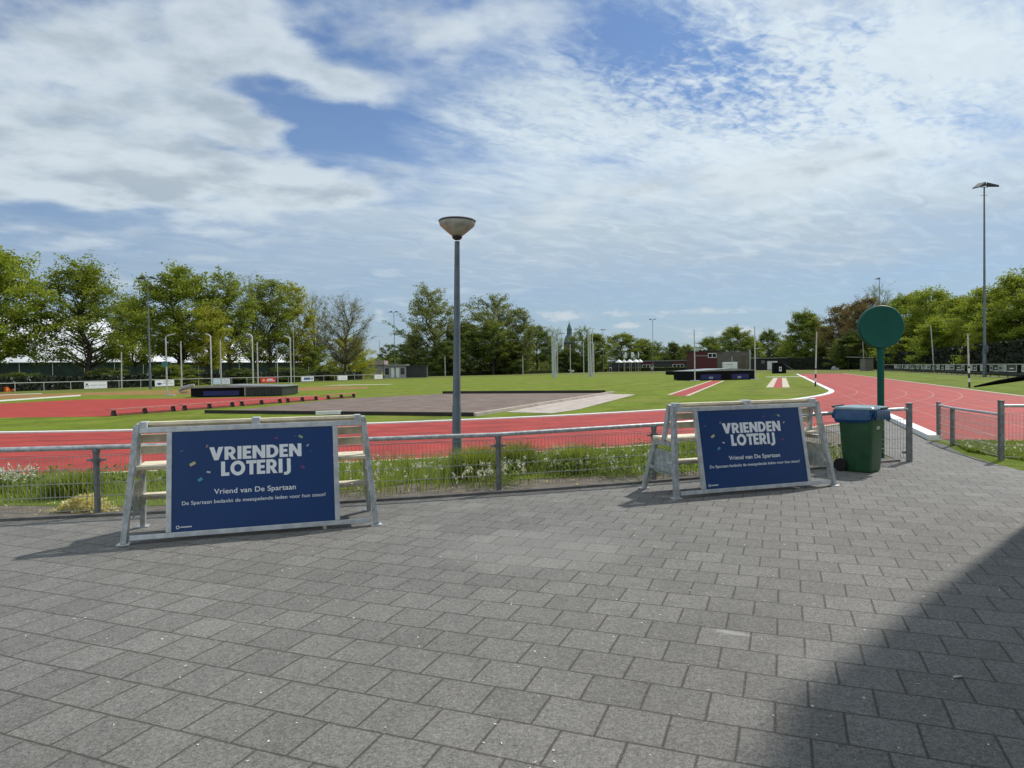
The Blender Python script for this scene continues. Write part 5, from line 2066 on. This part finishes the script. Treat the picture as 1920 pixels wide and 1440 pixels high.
for i, (lb, px, d, top, w, kd, m, v) in enumerate((
        ('grey green tree directly left of the far throwing cage', 1008, 262, 610, 74, 'round', L_dark, 1),
        ('thin half bare tree behind the left posts of the far cage', 1038, 265, 613, 50, 'sparse', L_mid, 1),
        ('low dark tree behind the middle of the far cage', 1065, 268, 655, 66, 'dense', L_dark, 0),
        ('tall loose tree right of the church spire', 1092, 272, 613, 56, 'poplar', L_mid, 0),
        ('rounded olive tree behind the single hooked post', 1117, 276, 626, 56, 'dense', L_mid, 1),
        ('broad bronze green tree at the left end of the dark pavilion', 1166, 312, 625, 82, 'round', L_mid, 0),
        ('dull green tree behind the right-hand parasols', 1208, 318, 636, 60, 'dense', L_mid, 1),
        ('loose airy tree right of the pavilion floodlight', 1236, 322, 640, 46, 'poplar', L_dark, 0),
        ('pointed dark tree above the middle of the pavilion roof', 1263, 326, 642, 42, 'dense', L_dark, 0),
        ('small rounded tree left of the red block', 1288, 330, 646, 44, 'round', L_mid, 1),
        ('loose tree behind the red block roof', 1334, 300, 632, 64, 'round', L_mid, 0),
        ('taller bronze-topped tree above the white trailer', 1380, 280, 612, 74, 'round', L_mid, 1),
        ('olive tree right above the grey brown wall end', 1408, 284, 632, 58, 'dense', L_mid, 0),
        ('rounded dark tree above the black shed', 1442, 292, 618, 56, 'round', L_dark, 1),
        ('low dark tree left of the big dark one', 1472, 296, 638, 52, 'dense', L_dark, 1),
        ('big dense dark tree left of the brown-tinted group', 1511, 244, 584, 88, 'dense', L_mid, 0),
        ('lower dark tree between the big dense tree and the brown-tinted ones', 1548, 250, 612, 66, 'dense', L_dark, 1),
        ('brown-tinted tree left of the green sign', 1582, 222, 572, 94, 'round', L_brown, 0),
        ('brown-tinted taller tree directly behind the green sign', 1624, 206, 558, 96, 'round', L_brown, 1),
        ('loose half bare tree with a high top behind the green sign', 1652, 212, 534, 80, 'sparse', L_mid, 1),
        ('mid green tree right of the green sign, above the clipped hedge', 1700, 178, 554, 104, 'dense', L_mid, 1),
        ('rounded bright green tree, first high crown right of the green sign', 1742, 160, 541, 124, 'round', L_spring, 0),
        ('lower bright green tree in the dip right of the rounded one', 1796, 134, 558, 124, 'dense', L_spring, 1),
        ('bright green tree behind the tall right floodlight mast', 1850, 116, 540, 140, 'round', L_spring, 1),
        ('large bright green tree cut by the right picture edge', 1925, 98, 508, 170, 'round', L_spring, 0),
        ('bright green low tree spilling over the hedge left of the tall mast', 1770, 126, 596, 124, 'dense', L_spring, 0),
        ('bright green low tree spilling over the hedge right of the tall mast', 1885, 97, 582, 140, 'dense', L_spring, 1),
        ('dark lower tree above the hedge right of the green sign post', 1715, 160, 606, 104, 'dense', L_mid, 0),
        ('dark low tree over the dark wall left of the shelter', 1604, 200, 622, 100, 'dense', L_dark, 0),
        ('brownish low tree over the dark wall, below the big dense tree', 1562, 236, 636, 88, 'dense', L_dark, 1))):
    tree(lb, px, d, top, w, kd, m, v, group=FG)


def hedge(name, label, a, b, depth, h, m, seed, dens, size, cat='hedge', wob=.12):
    """clipped hedge: dark core and leaf cards over front, top and ends"""
    rng = np.random.default_rng(seed)
    d = b - a
    Lh = d.length
    t = thing(name, label, cat, a, atan2(d.y, d.x))
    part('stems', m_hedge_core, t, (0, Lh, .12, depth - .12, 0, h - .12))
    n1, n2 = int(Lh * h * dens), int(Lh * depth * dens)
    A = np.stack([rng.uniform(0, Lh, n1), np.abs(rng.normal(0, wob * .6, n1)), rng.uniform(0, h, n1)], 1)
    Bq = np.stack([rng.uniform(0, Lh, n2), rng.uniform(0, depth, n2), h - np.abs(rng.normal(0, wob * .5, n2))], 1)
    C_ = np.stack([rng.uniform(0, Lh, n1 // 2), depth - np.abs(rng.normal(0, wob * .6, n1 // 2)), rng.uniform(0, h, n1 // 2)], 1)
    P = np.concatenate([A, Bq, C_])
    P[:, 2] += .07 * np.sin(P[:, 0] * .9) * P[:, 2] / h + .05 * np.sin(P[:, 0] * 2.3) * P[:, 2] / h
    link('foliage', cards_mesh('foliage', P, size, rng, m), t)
    return t


ha, hb = T(-6, -58.6), T(150, -58.6)
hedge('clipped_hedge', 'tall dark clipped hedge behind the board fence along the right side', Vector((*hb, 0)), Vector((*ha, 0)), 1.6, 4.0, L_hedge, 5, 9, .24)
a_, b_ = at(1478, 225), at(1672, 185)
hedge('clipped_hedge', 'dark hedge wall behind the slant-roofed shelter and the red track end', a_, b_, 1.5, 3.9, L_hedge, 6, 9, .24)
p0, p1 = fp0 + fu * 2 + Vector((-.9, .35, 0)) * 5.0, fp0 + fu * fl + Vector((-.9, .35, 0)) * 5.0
hedge('clipped_hedge', 'dark hedge standing for the tree shade behind the banner fence along the left side', p0, p1, 1.4, 1.7, L_hedge, 7, 9, .24)  # near-black leaves stand in for the shade beneath the trees
hedge('low_hedge', 'low dark hedge with a rail along the far side, below the poplars', at(716, 190), at(1140, 290), 1.4, 1.25, L_dark, 8, 12, .2)
hedge('low_hedge', 'low dark hedge before the pavilion, right of the throwing cage', at(1141, 288), at(1300, 262), 1.4, 1.5, L_dark, 9, 10, .22)

# far-off wooded skyline, one mass
rng = np.random.default_rng(99)
n = 60000
az = rng.uniform(-.78, .78, n)
dist = rng.uniform(420, 520, n)
top = 8.5 + 3.2 * np.sin(az * 31) + 1.8 * np.sin(az * 67 + 1) + 1.3 * np.sin(az * 151 + 2) + 1.0 * np.sin(az * 290)
zz = top * rng.uniform(0, 1, n) ** .8
P = np.stack([np.sin(az) * dist, np.cos(az) * dist, zz], 1)
o = link('distant_woods', cards_mesh('distant_woods', P, 1.1, rng, L_dark))
tag(o, 'hazy far-off belt of woods closing the horizon behind all the trees', 'woods', kind='stuff')

# ------------------------------------------------------------------ planting bed
rng = np.random.default_rng(21)
mb = MB()
al = np.linspace(pi * .88, a_end, 120)
fr = [49.0 - .35 * sin(a * 17) - .35 * sin(a * 41 + 1) - (1.1 if a > 1.62 else 0) - (.5 if .95 < a < 1.12 else 0) for a in al]
mb.sheet([T(-(RO(a) + .17) * sin(a), -(RO(a) + .17) * cos(a)) for a in al] + [T(-r_ * sin(a), -r_ * cos(a)) for a, r_ in list(zip(al, fr))[::-1]], .014)
struct('bed_turf', mb, m_lawn)


def bed_point(n, a0, a1, r0=None, r1=FR - .12, pr=None):
    a = rng.uniform(a0, a1, n)
    r0 = np.interp(a, [.6, .685, .837, 1.2, 2.0], [43.8, 44.4, 45.6, 45.9, 46.4]) + .3 if r0 is None else r0
    r = rng.uniform(r0, r1, n) if pr is None else r1 - (r1 - r0) * rng.beta(*pr, n)
    s, p = -r * np.sin(a), -r * np.cos(a)
    return np.stack([TC.x + TU.x * s + TN.x * p, TC.y + TU.y * s + TN.y * p], 1), a, r


def blades_mesh(name, base, hgt, rng, m, width=.008, lean=.35, seg=2):
    """curved grass blades standing on base points"""
    n = len(base)
    ph = rng.uniform(0, 2 * pi, n)
    ln = rng.uniform(.3, 1.2, n) * lean
    V = np.empty((n, 6, 3))
    sx, sy = -np.sin(ph), np.cos(ph)
    for k, (t, w) in enumerate(((0, 1), (.55, .8), (1, .12))):
        ox = np.cos(ph) * ln * hgt * t ** 1.7
        oy = np.sin(ph) * ln * hgt * t ** 1.7
        z = base[:, 2] + hgt * t * (1 - .15 * ln * t)
        V[:, 2 * k, 0] = base[:, 0] + ox - sx * width * w
        V[:, 2 * k, 1] = base[:, 1] + oy - sy * width * w
        V[:, 2 * k, 2] = z
        V[:, 2 * k + 1, 0] = base[:, 0] + ox + sx * width * w
        V[:, 2 * k + 1, 1] = base[:, 1] + oy + sy * width * w
        V[:, 2 * k + 1, 2] = z
    me = bpy.data.meshes.new(name)
    me.vertices.add(n * 6)
    me.vertices.foreach_set('co', V.reshape(-1))
    idx = np.arange(n)[:, None] * 6 + np.array([[0, 1, 3, 2, 2, 3, 5, 4]])
    me.loops.add(n * 8)
    me.loops.foreach_set('vertex_index', idx.reshape(-1).astype(np.int32))
    me.polygons.add(n * 2)
    me.polygons.foreach_set('loop_start', np.arange(0, n * 8, 4, dtype=np.int32))
    me.polygons.foreach_set('loop_total', np.full(n * 2, 4, dtype=np.int32))
    a = me.attributes.new('tint', 'FLOAT', 'FACE')
    a.data.foreach_set('value', np.repeat(rng.uniform(0, 1, n), 2).astype(np.float32))
    me.materials.append(m)
    me.update(calc_edges=True)
    return me


aL, aR = pi * .80, a_end + .005
# how lush the bed is along its length (angle) - bare soil near the path left of the first post
n = 90000
xyv, a, r = bed_point(n, aR, aL, pr=(1.5, 1.0))
rel = (FR - r) / (FR - 46.0)
den = .55 + .45 * np.sin(a * 23) * np.sin(a * 57 + 1)
bare = (a > ang_of(G(330, 960))) & (rel < .30)
bare2 = (a < ang_of(G(960, 910))) & (a > ang_of(G(1150, 905))) & (rel < .2)
keep = (rng.uniform(0, 1, n) < (.5 + .5 * den)) & ~bare & ~bare2
B3 = np.column_stack([xyv, np.full(n, .01)])[keep]
hg = (.07 + (.20 + .08 * np.sin(a * 41)) * rng.uniform(0, 1, n) * (1.0 - .3 * rel))[keep]
o = link('bed_grass', blades_mesh('bed_grass', B3, hg, rng, L_blade, .006, .5))
tag(o, 'rough grass blades filling the planting bed behind the wire fence', 'grass', kind='stuff')
n = 4200
xyv, a, r = bed_point(n, aR, aL, r0=47.3)
f = np.sin(a * 71) + np.sin(a * 29 + 2) + np.sin(r * 3.1)
rel = (FR - r) / (FR - 46.0)
keep = (f > .1) & ~((a > ang_of(G(330, 960))) & (rel < .32)) & ~((a < ang_of(G(960, 910))) & (a > ang_of(G(1150, 905))) & (rel < .2))
cen = xyv[keep]
pts = []
for c in cen:
    k = 30
    h = rng.uniform(.10, .36)
    q_ = rng.normal(size=(k, 3)) * np.array([.11, .11, 0])
    q_[:, 0] += c[0]
    q_[:, 1] += c[1]
    q_[:, 2] = .03 + h * rng.uniform(0, 1, k) ** .7
    pts.append(q_)
P = np.concatenate(pts)
o = link('bed_foliage', cards_mesh('bed_foliage', P, .032, rng, L_bed, aspect=.45))
tag(o, 'leafy weeds and perennials growing in the planting bed', 'plants', kind='stuff')
# white flower heads
pts = []
for px0, px1, y0, y1, k in ((700, 860, 868, 900, 26), (925, 985, 872, 892, 30), (1000, 1110, 850, 876, 34), (560, 720, 880, 930, 24), (0, 70, 888, 908, 60),
                            (865, 925, 884, 900, 20), (1120, 1240, 850, 885, 26), (1400, 1560, 838, 868, 26), (300, 560, 890, 930, 20), (640, 705, 880, 935, 20)):
    for i in range(k):
        g = G(rng.uniform(px0, px1), rng.uniform(y0, y1) + 22)
        rr_ = (Vector((g.x, g.y)) - TC).length
        if 46.6 < rr_ < FR - .06:
            pts.append((g.x, g.y, rng.uniform(.16, .34)))
pts = np.array(pts)
hd = np.repeat(pts, 12, axis=0) + rng.normal(size=(len(pts) * 12, 3)) * np.array([.014, .014, .022])
o = link('bed_flowers', cards_mesh('bed_flowers', hd, .014, rng, L_flower, aspect=.8))
tag(o, 'small white flower heads scattered through the planting bed', 'flowers', kind='stuff')
st = pts.copy()
st[:, 2] = .01
o = link('flower_stems', blades_mesh('flower_stems', st, pts[:, 2], rng, L_blade, .0035, .02))
tag(o, 'thin stems carrying the white flower heads in the bed', 'stems', kind='stuff')


def clump(name, label, cat, p, n, spread, h, m, width=.006, lean=.8):
    b = np.column_stack([p[0] * 0 + rng.normal(size=n) * spread, rng.normal(size=n) * spread, np.zeros(n)])
    hh = h * rng.uniform(.55, 1.1, n)
    o = link(name, blades_mesh(name, b, hh, rng, m, width, lean))
    o.location = (p[0], p[1], .01)
    return tag(o, label, cat, 'grass clumps in the bed')


for px, py, h, lb in ((890, 897, .52, 'full green ornamental grass clump just right of the lamp post'),
                      (967, 885, .50, 'green ornamental grass clump right of the middle fence post'),
                      (1080, 884, .46, 'wide olive ornamental grass clump halfway to the right blue board'),
                      (140, 930, .36, 'olive grass clump behind the leftmost fence post')):
    clump('grass_clump', lb, 'grass clump', G(px, py), 1500, .14, h, L_blade)
# yellowed plant by the left fence post
g = G(143, 963)
k = 900
q_ = rng.normal(size=(k, 3)) * np.array([.17, .08, 0])
q_[:, 2] = rng.uniform(.01, .20, k) * np.exp(-(q_[:, 0] / .26) ** 2)
o = link('withered_plant', cards_mesh('withered_plant', q_, .026, rng, L_straw, aspect=.5))
o.location = (g.x, g.y + .14, .01)
tag(o, 'withered pale yellow plant at the foot of the leftmost fence post', 'plant')
# dry litter on the bare soil
n = 1500
xyv, a, r = bed_point(n, aR, aL, r0=FR - 1.3)
P = np.column_stack([xyv, rng.uniform(.014, .035, n)])
o = link('leaf_litter', cards_mesh('leaf_litter', P, .022, rng, L_straw, aspect=.4))
tag(o, 'dry leaves and bark chips lying on the bare soil of the bed', 'leaf litter', kind='stuff')
# grass and daisies by the gate wing
n = 9000
u1, u2 = rng.uniform(0, 1, n), rng.uniform(0, 1, n)
Aq, Bq, Cq, Dq = G(1788, 832), G(1965, 832), G(1960, 872), G(1815, 848)
Aq, Bq, Cq, Dq = (np.array(q_) for q_ in (Aq, Bq, Cq, Dq))
u1, u2 = u1[:, None], u2[:, None]
P = (1 - u2) * ((1 - u1) * Aq + u1 * Bq) + u2 * ((1 - u1) * Dq + u1 * Cq)
P[:, 2] = .006
o = link('verge_grass', blades_mesh('verge_grass', P, .05 + .07 * rng.uniform(0, 1, n), rng, L_blade, .006, .6))
tag(o, 'short lawn grass beside the gate wing fence at the right', 'grass', kind='stuff')
q_ = P[rng.integers(0, n, 90)]
q_[:, 2] = rng.uniform(.06, .12, 90)
hd = np.repeat(q_, 6, axis=0) + rng.normal(size=(540, 3)) * .012
o = link('daisies', cards_mesh('daisies', hd, .013, rng, L_flower, aspect=.8))
tag(o, 'small white daisies in the lawn by the gate wing', 'flowers', kind='stuff')
# petals and crumbs on the pavers
n = 620
X = rng.uniform(-3.5, 6.5, n)
Y = 2.0 + rng.gamma(2.0, 1.9, n)
ok_ = np.array([(Vector((x, y)) - TC).length > FR + .3 and abs(x) < y * .8 for x, y in zip(X, Y)])
P = np.column_stack([X, Y, np.full(n, .0105)])[ok_]
me = cards_mesh('petal_litter', P, .010, rng, L_flower, aspect=.55)
co = np.empty(len(me.vertices) * 3)
me.vertices.foreach_get('co', co)
co = co.reshape(-1, 3)
co[:, 2] = .0095 + (co[:, 2] - .0105) * .15
co[:, 2] = np.maximum(co[:, 2], .0075)
me.vertices.foreach_set('co', co.reshape(-1))
o = link('petal_litter', me)
tag(o, 'tiny white petals and crumbs scattered over the grey pavers', 'litter', kind='stuff')

# one pale leaf in the shade
p = G(1796, 1273)
mb = MB()
n = 12
lf = [(.028 * cos(2 * pi * i / n), .011 * sin(2 * pi * i / n) * (1 - .35 * cos(2 * pi * i / n)), .004 + .004 * abs(sin(2 * pi * i / n))) for i in range(n)]
mb.add([(0, 0, .002)] + lf + [(0, 0, .0005)] + [(x, y, z - .0012) for x, y, z in lf],
       [(0, 1 + i, 1 + (i + 1) % n) for i in range(n)] + [(n + 1, n + 2 + (i + 1) % n, n + 2 + i) for i in range(n)] + [(1 + i, n + 2 + i, n + 2 + (i + 1) % n, 1 + (i + 1) % n) for i in range(n)])
one('fallen_leaf', mb, mat('dry_leaf', (.50, .48, .40), .7, var=.1, scale=40), 'pale dry leaf lying on the shaded pavers', 'leaf', loc=(p.x, p.y, .0075), rz=.2)
